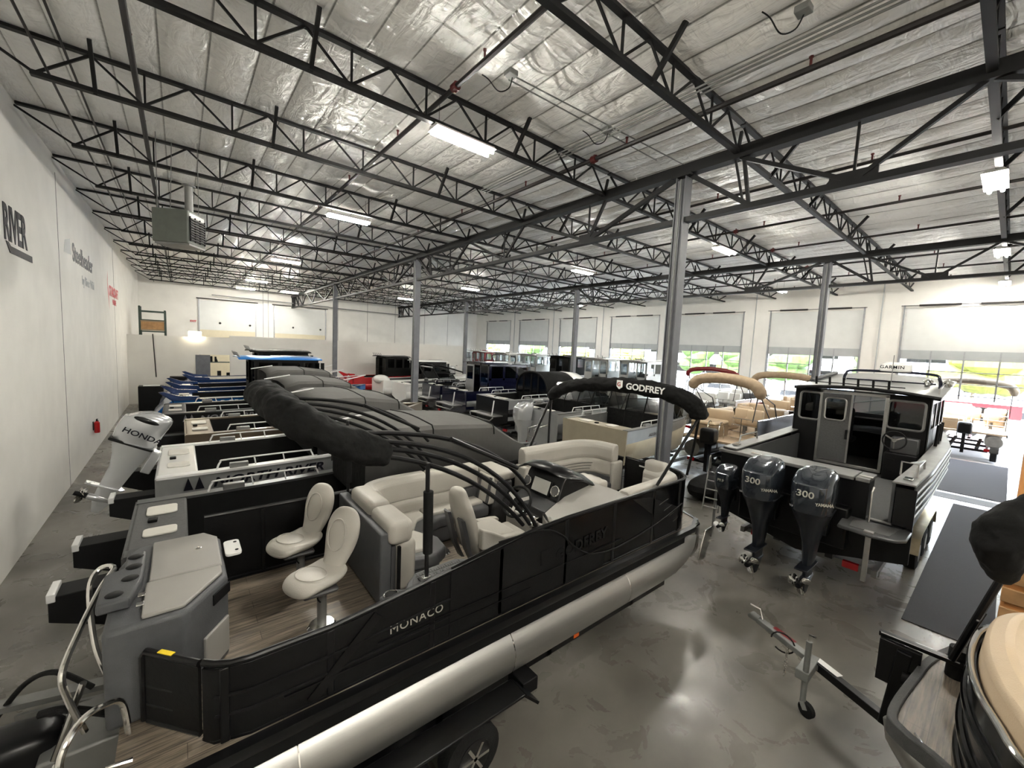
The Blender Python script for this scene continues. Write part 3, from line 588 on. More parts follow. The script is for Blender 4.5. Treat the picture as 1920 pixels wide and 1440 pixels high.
MB().bar((3.2, YS-.022, 1.36), (3.75, YS-.022, 1.90), .09, .014, up=(0,1,0)).build('side_stripe', 'black', P, 0)
MB().bar((3.75, YS-.02, 1.62), (7.4, YS-.02, 1.62), .012, .03, up=(0,1,0)).bar((3.0, YS-.02, 1.50), (5.6, YS-.02, 1.50), .012, .02, up=(0,1,0)).build('panel_rib', 'black', P, 0)
# port and bow fence
ztp = 2.14
pp = [(2.6,YT),(3.6,YT),(5,YT),(6.4,YT),(7.2,YT),(8.2,YT),(9.05,YT)]+[(9.05+.5*math.sin(R(a)), YT-.5+.5*math.cos(R(a))) for a in range(15, 91, 15)]
fence_panel(pp+[(9.55,4.95)], 1.33, ztp, 'char', 'port_fence_panel'); MB().tube([(p[0], p[1], ztp+.02) for p in pp+[(9.55,4.95)]], .026, 8).build('port_top_rail', 'black', P)
MB().tube([(p[0], p[1], 1.34) for p in pp], .02, 6).build('port_bottom_rail', 'black', P)
for x in (3.2, 4.6, 6.9, 7.28): MB().box(x-.025, x+.025, YT-.03, YT+.01, 1.32, ztp).build('fence_post', 'black', P, bevel=.008)
fence_panel([(9.55,4.85),(9.55,4.15)], 1.40, 2.18, 'char', 'bow_gate'); MB().tube([(9.55,4.87,1.38),(9.55,4.87,2.2),(9.55,4.13,2.2),(9.55,4.13,1.38)], .024, 8, closed=True).build('bow_gate_frame', 'black', P)
MB().quad((9.535,4.55,2.08),(9.535,4.42,2.08),(9.535,4.42,2.11),(9.535,4.55,2.11)).build('caution_sticker', 'lwhite', P, 0)
MB().quad((7.0,YT-.02,2.02),(7.12,YT-.02,2.02),(7.12,YT-.02,2.08),(7.0,YT-.02,2.08)).build('caution_sticker', 'lwhite', P, 0)
# lettering
text('MONACO', .115, (3.86, YS-.022, 1.655), (1,0,.03), (.15,0,1), 'lsilver', P, off=0, ext=.002, sp=1.12)
text('GODFREY', .21, (6.02, YS-.022, 1.70), (1,0,.05), (0,0,1), 'char', P, off=.004, ext=.004, sp=1.1)
MB().ext([(5.76,1.72),(5.9,1.67),(5.95,1.86),(5.93,1.9),(5.75,1.9)], 'y', YS-.026, YS-.02).build('shield_emblem', 'char', P, 0)
# rub rail, skirt, underdeck
MB().sweep([(2.0,3.35),(9.5,3.35),(9.86,3.49),(10.01,3.85),(10.01,5.4),(9.86,5.76),(9.5,5.89),(2.0,5.89)], [(0,1.20),(-.05,1.21),(-.06,1.25),(-.05,1.30),(0,1.31),(.03,1.31),(.03,1.20)]).build('rub_rail', 'black', P)
MB().sweep([(2.0,3.40),(9.3,3.40)], [(0,1.02),(-.02,1.03),(-.02,1.20),(0,1.20)]).box(2.05, 9.4, 3.5, 5.75, 1.14, 1.22).build('underdeck', 'blackm', P)
m = MB()
for q in range(14): m.box(2.2+q*.55, 2.26+q*.55, 3.42, 5.84, 1.08, 1.15)
m.build('cross_members', 'alud', P, 0)
MB().tube([(9.4,3.33,1.27),(9.75,3.38,1.27),(9.97,3.6,1.27),(10.04,3.9,1.27)], .035, 8).build('corner_casting', 'chrome', P)
for y in (3.62, 4.65, 5.68):
    rr = .33; pts = [(2.0,y,.76),(2.35,y,.75),(8.6,y,.75),(9.0,y,.76),(9.35,y,.82),(9.65,y,.91),(9.9,y,1.02),(10.05,y,1.12)]
    MB().tube(pts, [rr*.96,rr,rr,rr*.99,rr*.93,rr*.78,rr*.5,.06], 32).build('pontoon_tube', 'alu', P)
    m = MB()
    for x in (3.1,5.35,7.6): m.tube([(x-.006,y,.75),(x+.006,y,.75)], rr+.003, 32)
    m.build('weld_seam', 'chrome', P); MB().box(2.4, 8.6, y-.02, y+.02, 1.05, 1.16).build('riser', 'alud', P, 0)
MB().loft([[(x, 3.42-dx, z0), (x, 3.46-dx, z0), (x, 3.46-dx, z1), (x, 3.42-dx, z1)] for x, dx, z0, z1 in ((9.2,-.06,.95,1.14),(9.7,.0,.62,1.16),(10.0,-.04,.68,1.16),(10.1,-.08,.85,1.14))]).build('splash_guard', 'chrome', P, bevel=.01)
MB().ext([(9.70,.62),(9.92,.58),(10.14,.92),(10.18,1.15),(9.88,1.14)], 'y', 3.29, 3.32).build('splash_guard', 'chrome', P, bevel=.008)
# stern fish station
cs = [(1.92,4.02),(1.92,5.15),(2.02,5.55),(2.60,5.55),(2.72,5.35),(2.72,4.45),(2.42,4.02)]
c1 = MB().ext(cs, 'z', 1.30, 2.10).build('fishing_station', 'mgrey', P, bevel=.04, seg=3)
MB().ext([(2.14,4.07),(2.40,4.07),(2.68,4.48),(2.68,4.62),(2.14,4.62)], 'z', 2.10, 2.135).build('lid', 'lgrey', c1, bevel=.012)
MB().ext([(2.16,4.64),(2.69,4.64),(2.69,5.32),(2.58,5.50),(2.16,5.50)], 'z', 2.10, 2.135).build('lid', 'lgrey', c1, bevel=.012)
MB().ext(rrect(.14,.34,.04), 'z', 2.10, 2.13).build('cutting_board', 'white', c1, bevel=.005, loc=(2.80,4.98,0))
m = MB()
for y in (4.88, 5.08): m.cyl((2.83, y, 2.125), (2.83, y, 2.134), .016, 10)
m.build('board_holes', 'blackm', c1)
c2 = MB().ext([(1.86,4.30),(2.06,4.30),(2.12,4.62),(2.12,5.20),(1.98,5.24),(1.98,4.9),(1.86,4.84)], 'z', 2.10, 2.19).build('cup_holder_shelf', 'mgrey', c1, bevel=.02)
for x, y in ((1.96,4.42),(2.04,4.66),(2.05,4.88),(2.05,5.09)): MB().tube([(x,y,2.192),(x,y,2.196)], [.058,.052], 20).build('cup_hole', 'blackm', c2)
MB().ball((2.52,5.1,2.138), (.03,.03,.008), 10).build('latch', 'chrome', c1)
for y in (4.25, 4.40): MB().box(2.10, 2.15, y-.03, y+.03, 2.135, 2.15).build('hinge', 'chrome', c1, bevel=.004)
MB().bar((2.60,4.27,1.98), (2.735,4.46,1.98), .012, .10).build('rod_slots', 'blackm', c1, bevel=.004)
MB().bar((2.53,4.16,1.55), (2.715,4.43,1.55), .03, .34).build('side_hatch', 'lgrey', c1, bevel=.01)
# stern rails and ladder
MB().tube(smoothpath([(1.80,4.15,1.30),(1.72,4.15,1.62),(1.70,4.16,1.82),(1.76,4.40,1.98),(1.84,4.80,2.10),(1.90,5.06,2.14),(1.80,5.16,2.12),(1.74,5.05,2.0),(1.78,4.85,1.6),(1.85,4.78,1.32)], 6), .022, 10).build('grab_rail', 'chrome', P)
MB().tube(smoothpath([(1.75,3.62,1.32),(1.76,3.66,1.55),(1.84,3.78,1.66),(1.95,3.86,1.66),(2.03,3.92,1.58),(2.06,3.92,1.32)], 6), .022, 10).build('grab_rail', 'chrome', P)
MB().tube([(1.62,4.25,1.1),(1.80,4.18,1.68)], .022, 8).tube([(1.86,3.45,1.15),(1.98,3.62,1.36),(2.1,3.62,1.34)], .02, 8).tube([(1.66,4.05,1.2),(1.9,3.6,1.22)], .018, 8).build('boarding_ladder', 'chrome', P)
om = wthing  # outboard at the stern
o = MB().loft([[(x, 4.65+dy*w_, z+dz*h_) for dy, dz in rrect(1, 1, .3, 3)] for x, w_, z, h_ in ((.82,.22,.98,.20),(.95,.36,1.0,.32),(1.2,.42,1.0,.36),(1.5,.38,1.0,.34),(1.64,.26,.98,.24))]).build('outboard_motor', 'black', P, sub=1)
MB().loft([[(1.2+a, 4.65-b, z), (1.2+a, 4.65+b, z), (1.2-a, 4.65+b, z), (1.2-a, 4.65-b, z)] for z, a, b in ((.9,.22,.12),(.7,.14,.08),(.30,.2,.03))]).build('leg', 'black', o)
MB().box(1.5, 2.0, 4.35, 4.95, .72, 1.02).build('motor_bracket', 'alud', P, bevel=.02)
MB().bar((1.10,5.30,1.0), (1.9,5.02,1.06), .12, .05).bar((1.25,5.15,.92), (1.9,4.9,.98), .03, .10).build('stern_beam', 'alud', P, 0)
MB().tube(smoothpath([(1.75,4.9,1.15),(1.5,5.1,1.28),(1.3,5.2,1.2),(1.1,5.3,.9)], 6), .022, 8).build('control_cable', 'rubber', P)
MB().tube(smoothpath([(1.9,4.5,1.12),(1.65,4.5,1.3),(1.5,4.55,1.3)], 6), .03, 8).build('control_cable', 'rubber', P)
# seats -----------------------------------------------------------------
def fishing_seat(x, y, turn=28, name='fishing_seat'):
    s = MB().tube([(x,y,1.30),(x,y,1.72)], .048, 16).build(name, 'alud', P)
    MB().tube([(x,y,1.301),(x,y,1.325)], [.145,.12], 20).build('floor_plate', 'chrome', s)
    ca, sa = math.cos(R(turn)), math.sin(R(turn)); rz_ = lambda p: (x+(p[0]-x)*ca-(p[1]-y)*sa, y+(p[0]-x)*sa+(p[1]-y)*ca, p[2])
    m = MB()   # seat faces aft (-x)
    rings = []
    for t, zz, hw, th in ((-.36,1.84,.12,.05),(-.33,1.86,.20,.09),(-.22,1.87,.25,.11),(-.05,1.84,.25,.11),(.10,1.84,.235,.10),(.2,1.90,.20,.08)):
        rings.append([(x+t, y+hw*math.cos(a)*(1 if abs(math.cos(a))<.9 else 1), zz+th*math.sin(a)*.8+(.03 if abs(math.cos(a)) > .7 and t > -.3 else 0)) for a in [2*math.pi*k/12 for k in range(12)]])
    m.loft([[rz_(p) for p in r_] for r_ in rings]).build('seat', 'cream', s, sub=2, smooth=180)
    rings = []
    for z, hw, dx, th in ((1.86,.14,.12,.07),(1.95,.155,.18,.075),(2.06,.20,.235,.085),(2.20,.235,.275,.09),(2.33,.225,.31,.085),(2.43,.17,.34,.065),(2.48,.08,.35,.035)):
        rings.append([(x+dx+th*math.sin(a)-.0*math.cos(a), y+hw*math.cos(a), z) for a in [2*math.pi*k/12 for k in range(12)]])
    MB().loft([[rz_(p) for p in r_] for r_ in rings]).build('backrest', 'cream', s, sub=2, smooth=180)
    for zc, hw_, hz in ((2.22, .12, .16),): MB().tube([rz_((x+.24+.12*(zc+hz*math.sin(a)-2.12)/.4-.075, y+hw_*math.cos(a), zc+hz*math.sin(a))) for a in [R(q*15) for q in range(24)]], .008, 6, closed=True).build('back_piping', 'cream', s)
    MB().tube([rz_((x-.14+.13*math.cos(a), y+.17*math.sin(a), 1.945)) for a in [R(q*15) for q in range(24)]], .006, 6, closed=True).build('seat_piping', 'cream', s)
    MB().box(x-.22, x+.12, y-.2, y+.2, 1.74, 1.79).build('seat_pan', 'greyv', s, bevel=.03, seg=3)
    MB().tube(smoothpath([(x-.02,y-.03,1.72),(x-.06,y-.07,1.66),(x-.03,y-.06,1.6)], 4), .008, 6).build('lever', 'blackm', s)
    return s
fishing_seat(3.53, 4.38); fishing_seat(3.52, 5.32)
# L lounge on the port side
L1 = MB().box(4.25, 4.30, 4.28, 5.84, 1.30, 2.0).build('lounge', 'greyv', P, 0)
cbuild(4.12, 4.25, 4.28, 5.84, 1.32, 2.18, 'divider_panel', 'mgrey', L1, .02)
MB().box(4.30, 4.33, 4.20, 4.24, 1.30, 2.02).build('divider_edge', 'blackm', L1, 0)
cbuild(4.20, 4.50, 4.22, 4.86, 2.02, 2.30, 'bolster', 'cream', L1, .08); cbuild(4.20, 4.48, 4.84, 5.62, 2.02, 2.33, 'bolster', 'cream', L1, .08)
cbuild(4.30, 4.56, 4.25, 5.0, 1.36, 2.04, 'aft_backrest', 'cream', L1, .08)
cbuild(4.30, 4.52, 4.9, 5.6, 1.5, 2.04, 'aft_backrest', 'cream', L1, .06)
MB().sweep(smoothpath([(4.30,5.3),(4.38,5.66),(4.75,5.84),(5.38,5.86)], 5), [(0,1.98),(-.24,1.96),(-.26,2.02),(-.24,2.24),(-.17,2.32),(-.04,2.32),(.0,2.24)]).build('corner_backrest', 'cream', L1, bevel=.02)
for xa, xb in ((5.41, 6.36),): cbuild(xa, xb, 5.60, 5.86, 1.95, 2.32, 'port_backrest', 'cream', L1, .06)
MB().sweep([(4.5,5.84),(5.38,5.84)], [(0,1.70),(-.2,1.68),(-.24,1.72),(-.26,1.90),(-.22,1.97),(0,1.97)]).build('lumbar', 'cream', L1, bevel=.02)
cbuild(5.41, 5.95, 5.62, 5.84, 1.70, 1.96, 'lumbar', 'cream', L1, .05); MB().ext([(5.75,1.62),(6.36,1.62),(6.36,1.96),(6.05,1.94),(5.92,1.72)], 'y', 5.60, 5.84).build('lumbar', 'greyv', L1, bevel=.03)
MB().box(4.55, 6.36, 5.66, 5.84, 1.55, 1.72).build('lumbar_trim', 'greyv', L1, bevel=.03)
seat = [(4.52,4.36),(4.86,4.30),(5.06,4.42),(5.10,4.72),(5.00,4.98),(5.20,5.14),(5.42,5.22),(6.32,5.20),(6.34,5.62),(4.52,5.64)]
inner = [(4.52,4.42),(4.80,4.40),(4.94,4.50),(4.97,4.74),(4.86,4.98),(5.02,5.24),(5.30,5.33),(6.30,5.32),(6.32,5.62),(4.52,5.64)]
MB().ext(seat, 'z', 1.56, 1.74).build('seat_bolster', 'greyv', L1, bevel=.05, seg=4, smooth=180)
for poly in ([(4.54,4.46),(4.82,4.45),(4.93,4.58),(4.95,4.76),(4.86,4.97),(4.54,4.97)], [(4.54,5.0),(4.87,5.0),(5.05,5.26),(5.22,5.34),(5.22,5.62),(4.54,5.62)], [(5.25,5.35),(6.28,5.34),(6.28,5.62),(5.25,5.62)]):
    MB().ext(poly, 'z', 1.70, 1.79).build('seat_cushion', 'cream', L1, bevel=.03, seg=4, smooth=180)
ins = [(x-.06*(1 if x > 4.7 else 0), y+(.06 if y < 5.3 else 0)) for x, y in seat]
MB().ext(ins, 'z', 1.30, 1.57).build('seat_base', 'greyv', L1, bevel=.03)
MB().tube(smoothpath([(4.80,4.345,1.50),(4.86,4.315,1.48),(4.97,4.36,1.48),(5.02,4.40,1.5)], 4), .012, 8).build('pull_handle', 'chrome', L1)
# chaise end with ivory top, port side
L2 = MB().ext([(6.42,5.25),(6.62,5.12),(6.72,5.14),(6.76,5.3),(6.76,5.86),(6.42,5.86)], 'z', 1.30, 2.12).build('chaise_end', 'greyv', P, bevel=.03)
cbuild(6.40, 6.82, 5.16, 5.88, 2.12, 2.26, 'armrest', 'cream', L2, .05)
MB().ext([(6.30,1.74),(6.42,1.74),(6.50,2.20),(6.38,2.20)], 'y', 5.22, 5.64).build('sloped_back', 'cream', L2, bevel=.03)
for y in (5.24, 5.52): MB().ext([(6.29,1.76),(6.31,1.76),(6.395,2.18),(6.37,2.18)], 'y', y, y+.07).build('stitched_trim', 'greyv', L2, bevel=.005)
# helm chair
H = MB().box(5.28, 5.76, 3.98, 4.50, 1.66, 1.80).build('helm_chair', 'greyv', P, bevel=.04)
MB().tube([(5.5,4.24,1.3),(5.5,4.24,1.68)], .06, 12).build('pedestal', 'chrome', H)
rings = []
for z, hw, dx, th in ((1.55,.20,.18,.07),(1.75,.26,.08,.09),(1.95,.27,.03,.10),(2.15,.26,-.03,.11),(2.32,.24,-.08,.11),(2.44,.19,-.12,.10),(2.52,.15,-.13,.09),(2.57,.08,-.13,.05)):
    rings.append([(5.22+dx+th*math.sin(a), 4.24+hw*math.cos(a), z) for a in [2*math.pi*k/14 for k in range(14)]])
MB().loft(rings).build('backrest', 'cream', H, sub=2, smooth=180)
for sy in (-1, 1): MB().loft([[(5.14+dx+a, 4.24+sy*(.16+b), z) for a, b in ((-.055,-.05),(-.055,.05),(-.02,.085),(-.02,-.07))] for z, dx in ((1.56,.16),(1.8,.04),(2.05,-.02),(2.22,-.07))]).build('back_panel', 'greyv', H)
cbuild(5.04, 5.16, 4.10, 4.38, 2.36, 2.46, 'head_roll', 'greyv', H, .04)
cbuild(5.32, 5.86, 3.98, 4.50, 1.78, 1.92, 'seat_cushion', 'cream', H, .06)
for y in (3.93, 4.52): MB().loft([[(x, y-.045, z-h_), (x, y+.045, z-h_), (x, y+.05, z), (x, y-.05, z)] for x, z, h_ in ((5.24,2.10,.26),(5.42,2.02,.2),(5.6,1.92,.12),(5.85,1.90,.08),(5.95,1.88,.05))]).build('armrest', 'cream', H, bevel=.02, seg=3)
cbuild(5.86, 6.10, 4.02, 4.46, 1.66, 1.82, 'footrest_cushion', 'cream', H, .05)
MB().tube([(5.35,5.03,1.301),(5.35,5.03,1.315)], [.12,.105], 20).build('table_socket', 'chrome', P); MB().tube([(5.35,5.03,1.316),(5.35,5.03,1.318)], .045, 14).build('socket_cap', 'greyv', P)
# measuring table along starboard
T = MB().ext([(4.02,3.44),(4.12,3.58),(4.26,3.70),(4.75,3.72),(4.98,3.54),(4.98,3.44)], 'z', 1.92, 1.97).build('measuring_table', 'mgrey', P, bevel=.015)
MB().ext([(4.12,3.46),(4.18,3.58),(4.28,3.66),(4.73,3.68),(4.90,3.54),(4.90,3.46)], 'z', 1.97, 1.982).build('board_top', 'deckg', T, bevel=.004)
m = MB()
for q in range(19): x = 4.24+q*.028; m.box(x, x+.004, 3.60, 3.60+(.05 if q % 3 == 0 else .028), 1.983, 1.985)
m.box(4.22, 4.78, 3.598, 3.602, 1.983, 1.985).build('ruler_marks', 'blackm', T, 0)
text('8  10  12  14  16', .05, (4.26, 3.54, 1.9835), (1,0,0), (0,1,0), 'blackm', T, ext=.001)
for x, y in ((4.22,3.50),(4.56,3.48),(4.66,3.49)): MB().box(x, x+.02, y, y+.06, 1.983, 1.997).build('clamp', 'blackm', T, 0)
MB().ext([(3.86,3.44),(3.84,3.60),(4.0,3.66),(4.14,3.56),(4.12,3.44)], 'z', 1.86, 1.91).build('side_shelf', 'mgrey', P, bevel=.02)
MB().tube([(3.94,3.55,1.80),(3.94,3.55,1.925)], [.06,.066], 24).build('cup_holder', 'blackm', P); MB().tube([(3.94+.066*math.cos(a), 3.55+.066*math.sin(a), 1.926) for a in [R(q*15) for q in range(24)]], .008, 6, closed=True).build('cup_ring', 'chrome', P)
# console
K = MB().ext([(6.30,3.48),(6.30,4.66),(7.55,4.66),(7.75,4.2),(7.75,3.48)], 'z', 1.30, 1.95).build('helm_console', 'greyv', P, bevel=.05)
MB().loft([[(6.05,3.46,2.02),(6.30,3.95,2.04),(6.30,3.95,1.9),(6.05,3.46,1.88)],[(6.6,3.44,2.10),(6.75,3.98,2.24),(6.75,3.98,1.95),(6.6,3.44,1.9)],[(7.2,3.44,2.16),(7.35,3.95,2.32),(7.35,3.95,1.95),(7.2,3.44,1.92)],[(7.75,3.44,2.14),(7.75,3.8,2.16),(7.75,3.8,1.95),(7.75,3.44,1.95)]]).build('side_pod', 'lgrey', K, bevel=.03, seg=3)
MB().loft([[(6.26,y,1.90),(6.32,y,2.06),(6.56,y,2.16),(6.66,y,2.42),(6.72,y,2.50),(7.1,y,2.42),(7.5,y,2.1),(7.5,y,1.9)] for y in (3.92, 4.68)]).build('dash', 'black', K, bevel=.02)
MB().loft([[(6.50,4.74,2.50),(6.80,4.74,2.56),(7.1,4.72,2.44)],[(6.46,4.55,2.60),(6.85,4.5,2.60),(7.2,4.45,2.46)],[(6.60,4.2,2.56),(6.95,4.15,2.55),(7.3,4.1,2.40)],[(6.78,3.92,2.42),(7.05,3.9,2.40),(7.4,3.86,2.26)]], closed=False).build('visor', 'black', K, solid=.02)
def tilted(name, mt, x, z, y0, y1, h, th, parent, bevel=.006):   # plate on the dash face
    d = Vector((.10, 0, .26)).normalized(); n = Vector((-.26, 0, .10)).normalized(); c = Vector((x, 0, z))
    ps = [c+d*h/2+n*th, c-d*h/2+n*th, c-d*h/2, c+d*h/2]
    return MB().ext([(p.x, p.z) for p in ps], 'y', y0, y1).build(name, mt, parent, bevel=bevel)
tilted('screen_bezel', 'blackm', 6.605, 2.29, 4.10, 4.50, .24, .02, K); tilted('screen', 'screen', 6.605, 2.29, 4.13, 4.47, .20, .03, K, .002)
for y in (4.60, 4.0):
    c = Vector((6.605, y, 2.29)); n = Vector((-.26, 0, .10)).normalized()
    MB().cyl(c, c+n*.03, .075, 24).build('gauge', 'gauge', K); MB().tube([c+n*.032+Vector((.10,0,.26)).normalized()*.075*math.sin(a)+Vector((0,1,0))*.075*math.cos(a) for a in [R(q*20) for q in range(18)]], .008, 6, closed=True).build('gauge_ring', 'chrome', K)
W = Vector((6.00, 4.16, 2.22)); n = Vector((-.78, -.18, .60)).normalized(); e = Vector((-.22,.97,0)).normalized(); d = e.cross(n).normalized()*-1 if e.cross(n).z < 0 else e.cross(n).normalized()
sw = MB().tube([W+d*.215*math.sin(a)+e*.215*math.cos(a) for a in [R(q*12) for q in range(30)]], .021, 8, closed=True).build('steering_wheel', 'rubber', K)
m = MB()
for q in (90, 210, 330): m.bar(W, W+d*.205*math.sin(R(q+180))+e*.205*math.cos(R(q+180)), .05, .012, up=n)
m.build('spokes', 'chrome', sw); MB().cyl(W-n*.03, W+n*.02, .05, 16).build('hub', 'black', sw); MB().cyl(W-n*.02, W-n*.16, .03, 10).build('column', 'black', sw)
MB().box(6.24, 6.30, 3.62, 4.68, 1.35, 1.92).build('lower_dash', 'lgrey', K, bevel=.02)
MB().box(6.22, 6.32, 3.98, 4.34, 1.93, 1.99).build('radio', 'chrome', K, bevel=.01); MB().cyl((6.25,3.72,2.0),(6.2,3.72,2.08),.035,12).build('throttle_knob', 'chrome', K)
MB().tube([(6.3,3.78,1.98),(6.22,3.78,2.06),(6.16,3.78,2.14)], .02, 8).build('throttle', 'black', K)
# bow seats
B1 = MB().box(7.45, 9.35, 5.15, 5.84, 1.30, 1.58).build('bow_couch', 'greyv', P, bevel=.04)
path = smoothpath([(7.42,5.84),(8.3,5.85),(9.0,5.80),(9.38,5.5),(9.46,5.0)], 5)
MB().sweep(path, [(0,2.10),(-.20,2.08),(-.24,2.14),(-.23,2.36),(-.16,2.45),(-.05,2.45),(0,2.38)]).build('headrest', 'cream', B1, bevel=.03)
MB().sweep(path, [(0,1.80),(-.24,1.78),(-.28,1.84),(-.26,2.04),(-.2,2.10),(0,2.10)]).build('backrest', 'cream', B1, bevel=.02)
MB().sweep(path, [(0,1.62),(-.26,1.62),(-.29,1.68),(-.27,1.80),(0,1.80)]).build('back_trim', 'greyv', B1, bevel=.01)
for q in range(3): MB().tube([(a.x, a.y, 1.88+.06*q) for a in [Vector((p[0]-(p[0]-8.3)*.06-.02, p[1]-.29)) for p in path][2:-4]], .006, 5).build('stitch_line', 'greyv', B1)
cbuild(7.36, 7.48, 5.56, 5.86, 1.62, 2.12, 'arm_end', 'cream', B1, .04); cbuild(9.18, 9.50, 4.90, 5.0, 1.50, 2.12, 'arm_end', 'cream', B1, .04)
MB().ext([(7.5,5.15),(8.25,5.12),(8.8,4.95),(9.2,4.92),(9.2,5.55),(7.5,5.6)], 'z', 1.50, 1.70).build('seat_bolster', 'greyv', B1, bevel=.05, seg=4, smooth=180)
MB().ext([(7.5,5.05),(8.05,5.02),(8.05,5.58),(7.5,5.58)], 'z', 1.62, 1.78).build('seat_cushion', 'cream', B1, bevel=.05, seg=4, smooth=180)
MB().ext([(8.08,5.22),(8.75,5.12),(9.12,5.1),(9.14,5.45),(8.7,5.6),(8.08,5.6)], 'z', 1.64, 1.76).build('seat_cushion', 'cream', B1, bevel=.05, seg=4, smooth=180)
B2 = MB().box(7.85, 9.3, 3.5, 4.05, 1.30, 1.60).build('starboard_bow_couch', 'greyv', P, bevel=.04)
path = smoothpath([(9.46,4.25),(9.44,3.9),(9.25,3.58),(8.8,3.52),(7.72,3.50)], 5)
MB().sweep(path, [(0,1.80),(-.22,1.78),(-.28,1.9),(-.27,2.12),(-.18,2.22),(-.05,2.23),(0,2.18)]).build('backrest', 'cream', B2, bevel=.03)
cbuild(9.22, 9.46, 3.84, 4.26, 2.02, 2.34, 'headrest', 'cream', B2, .07); cbuild(9.16, 9.40, 3.84, 4.24, 1.74, 2.02, 'lumbar', 'cream', B2, .05)
MB().ext([(7.9,3.7),(9.1,3.72),(9.1,4.2),(8.6,4.25),(7.9,4.1)], 'z', 1.56, 1.72).build('seat_cushion', 'greyv', B2, bevel=.05, seg=4, smooth=180)
cbuild(7.60, 7.90, 4.05, 4.60, 2.06, 2.22, 'console_headrest', 'cream', K, .05); cbuild(7.72, 7.98, 3.86, 4.40, 1.84, 2.08, 'console_backrest', 'cream', K, .05)
# stern bimini: zipped boot, bows, struts
BM = MB().tube(smoothpath([(3.84,3.44,3.34),(3.52,3.43,3.47),(3.26,3.50,3.60),(3.13,3.78,3.68),(3.08,4.3,3.73),(3.08,4.95,3.73),(3.12,5.45,3.68),(3.24,5.72,3.60),(3.55,5.82,3.54)], 5),
    [.09,.12,.13,.135,.14,.145,.14,.135,.14,.13,.14,.145,.15,.15,.145,.15,.15,.155,.15,.15,.155,.15,.15,.15,.15,.15,.145,.15,.14,.15,.14,.14,.14,.13,.13,.12,.11,.10,.09,.08,.05], 16).build('bimini_boot', 'bcanvas', P, smooth=180)
tx = bpy.data.textures.new('cloth_folds', 'CLOUDS'); tx.noise_scale = .15
for ob in (BM,):
    s_ = ob.modifiers.new('sub', 'SUBSURF'); s_.levels = s_.render_levels = 2
    dm = ob.modifiers.new('folds', 'DISPLACE'); dm.texture = tx; dm.strength = .065; dm.mid_level = .5
for sy, yy in ((0, 3.45), (1, 5.88)):
    for q, (A_, B_, C_) in enumerate([((3.45,3.50),(4.95,3.42),(5.67,2.24)),((3.45,3.44),(4.80,3.34),(5.60,2.26)),((3.45,3.38),(4.65,3.24),(5.52,2.26)),((3.45,3.55),(4.9,3.50),(5.55,2.75))]):
        y2 = yy+(-.04+.03*q)
        MB().tube([((1-t)**2*A_[0]+2*t*(1-t)*B_[0]+t*t*C_[0], y2, (1-t)**2*A_[1]+2*t*(1-t)*B_[1]+t*t*C_[1]) for t in [k/14 for k in range(15)]], .024, 8).build('bimini_bow', 'blackm', P)
    MB().tube([(4.26,yy,2.03),(4.24,yy,3.20)], .022, 8).build('bimini_strut', 'black', P)
    MB().tube([(4.26,yy-.01,2.30),(4.25,yy-.01,2.92)], .048, 12).build('strut_sleeve', 'bcanvas', P)
    MB().tube([(5.28,yy,3.12),(5.62,yy,2.72)] if False else [(4.45,yy-.06,3.42),(5.32,yy-.06,3.0)], .026, 8).build('slide_track', 'black', P)
    MB().box(4.21, 4.30, yy-.03, yy+.03, 2.0, 2.06).box(5.62, 5.72, yy-.03, yy+.03, 2.20, 2.27).build('mount', 'chrome', P, bevel=.005)
# bow bimini arch
top = smoothpath([(9.13,3.22,3.28),(9.10,3.30,3.50),(9.0,3.62,3.66),(8.85,4.3,3.74),(8.7,5.0,3.72),(8.55,5.6,3.62),(8.42,5.9,3.46),(8.38,6.0,3.30)], 5)
AB = MB().tube(top, [.10,.13,.15,.15,.16,.16,.155,.15,.16,.155,.15,.15,.145,.15,.15,.14,.145,.14,.14,.135,.14,.14,.13,.135,.13,.13,.125,.13,.125,.12,.12,.115,.11,.10,.08,.06], 14).build('bow_bimini_boot', 'bcanvas', P, smooth=180)
s_ = AB.modifiers.new('sub', 'SUBSURF'); s_.levels = s_.render_levels = 2; dm = AB.modifiers.new('folds', 'DISPLACE'); dm.texture = tx; dm.strength = .075
MB().tube([(8.34,3.44,2.23),(8.75,3.33,2.80),(9.13,3.22,3.34)], .026, 8).build('arch_leg', 'black', P); MB().tube([(9.38,3.48,2.23),(9.30,3.36,2.8),(9.15,3.24,3.32)], .024, 8).build('arch_strut', 'black', P)
MB().tube([(7.62,5.86,2.16),(8.0,5.92,2.80),(8.40,6.0,3.36)], .026, 8).build('arch_leg', 'black', P); MB().tube([(8.27,5.88,2.16),(8.33,5.95,2.8),(8.40,6.0,3.34)], .024, 8).build('arch_strut', 'black', P)
nn = Vector((-.95, -.25, 0)).normalized()
text('GODFREY', .155, (8.60, 4.34, 3.70), (.16,-1,-.04), (0,0,1), 'lwhite', P, off=.004, name='lettering')
MB().ext([(4.42,3.72),(4.42,3.84),(4.53,3.84),(4.53,3.73),(4.475,3.68)], 'x', 8.585, 8.61).build('shield_emblem', 'lwhite', P, 0)
text('G', .10, (8.58, 4.515, 3.735), (.10,-1,0), (0,0,1), 'redl', P, off=.002)
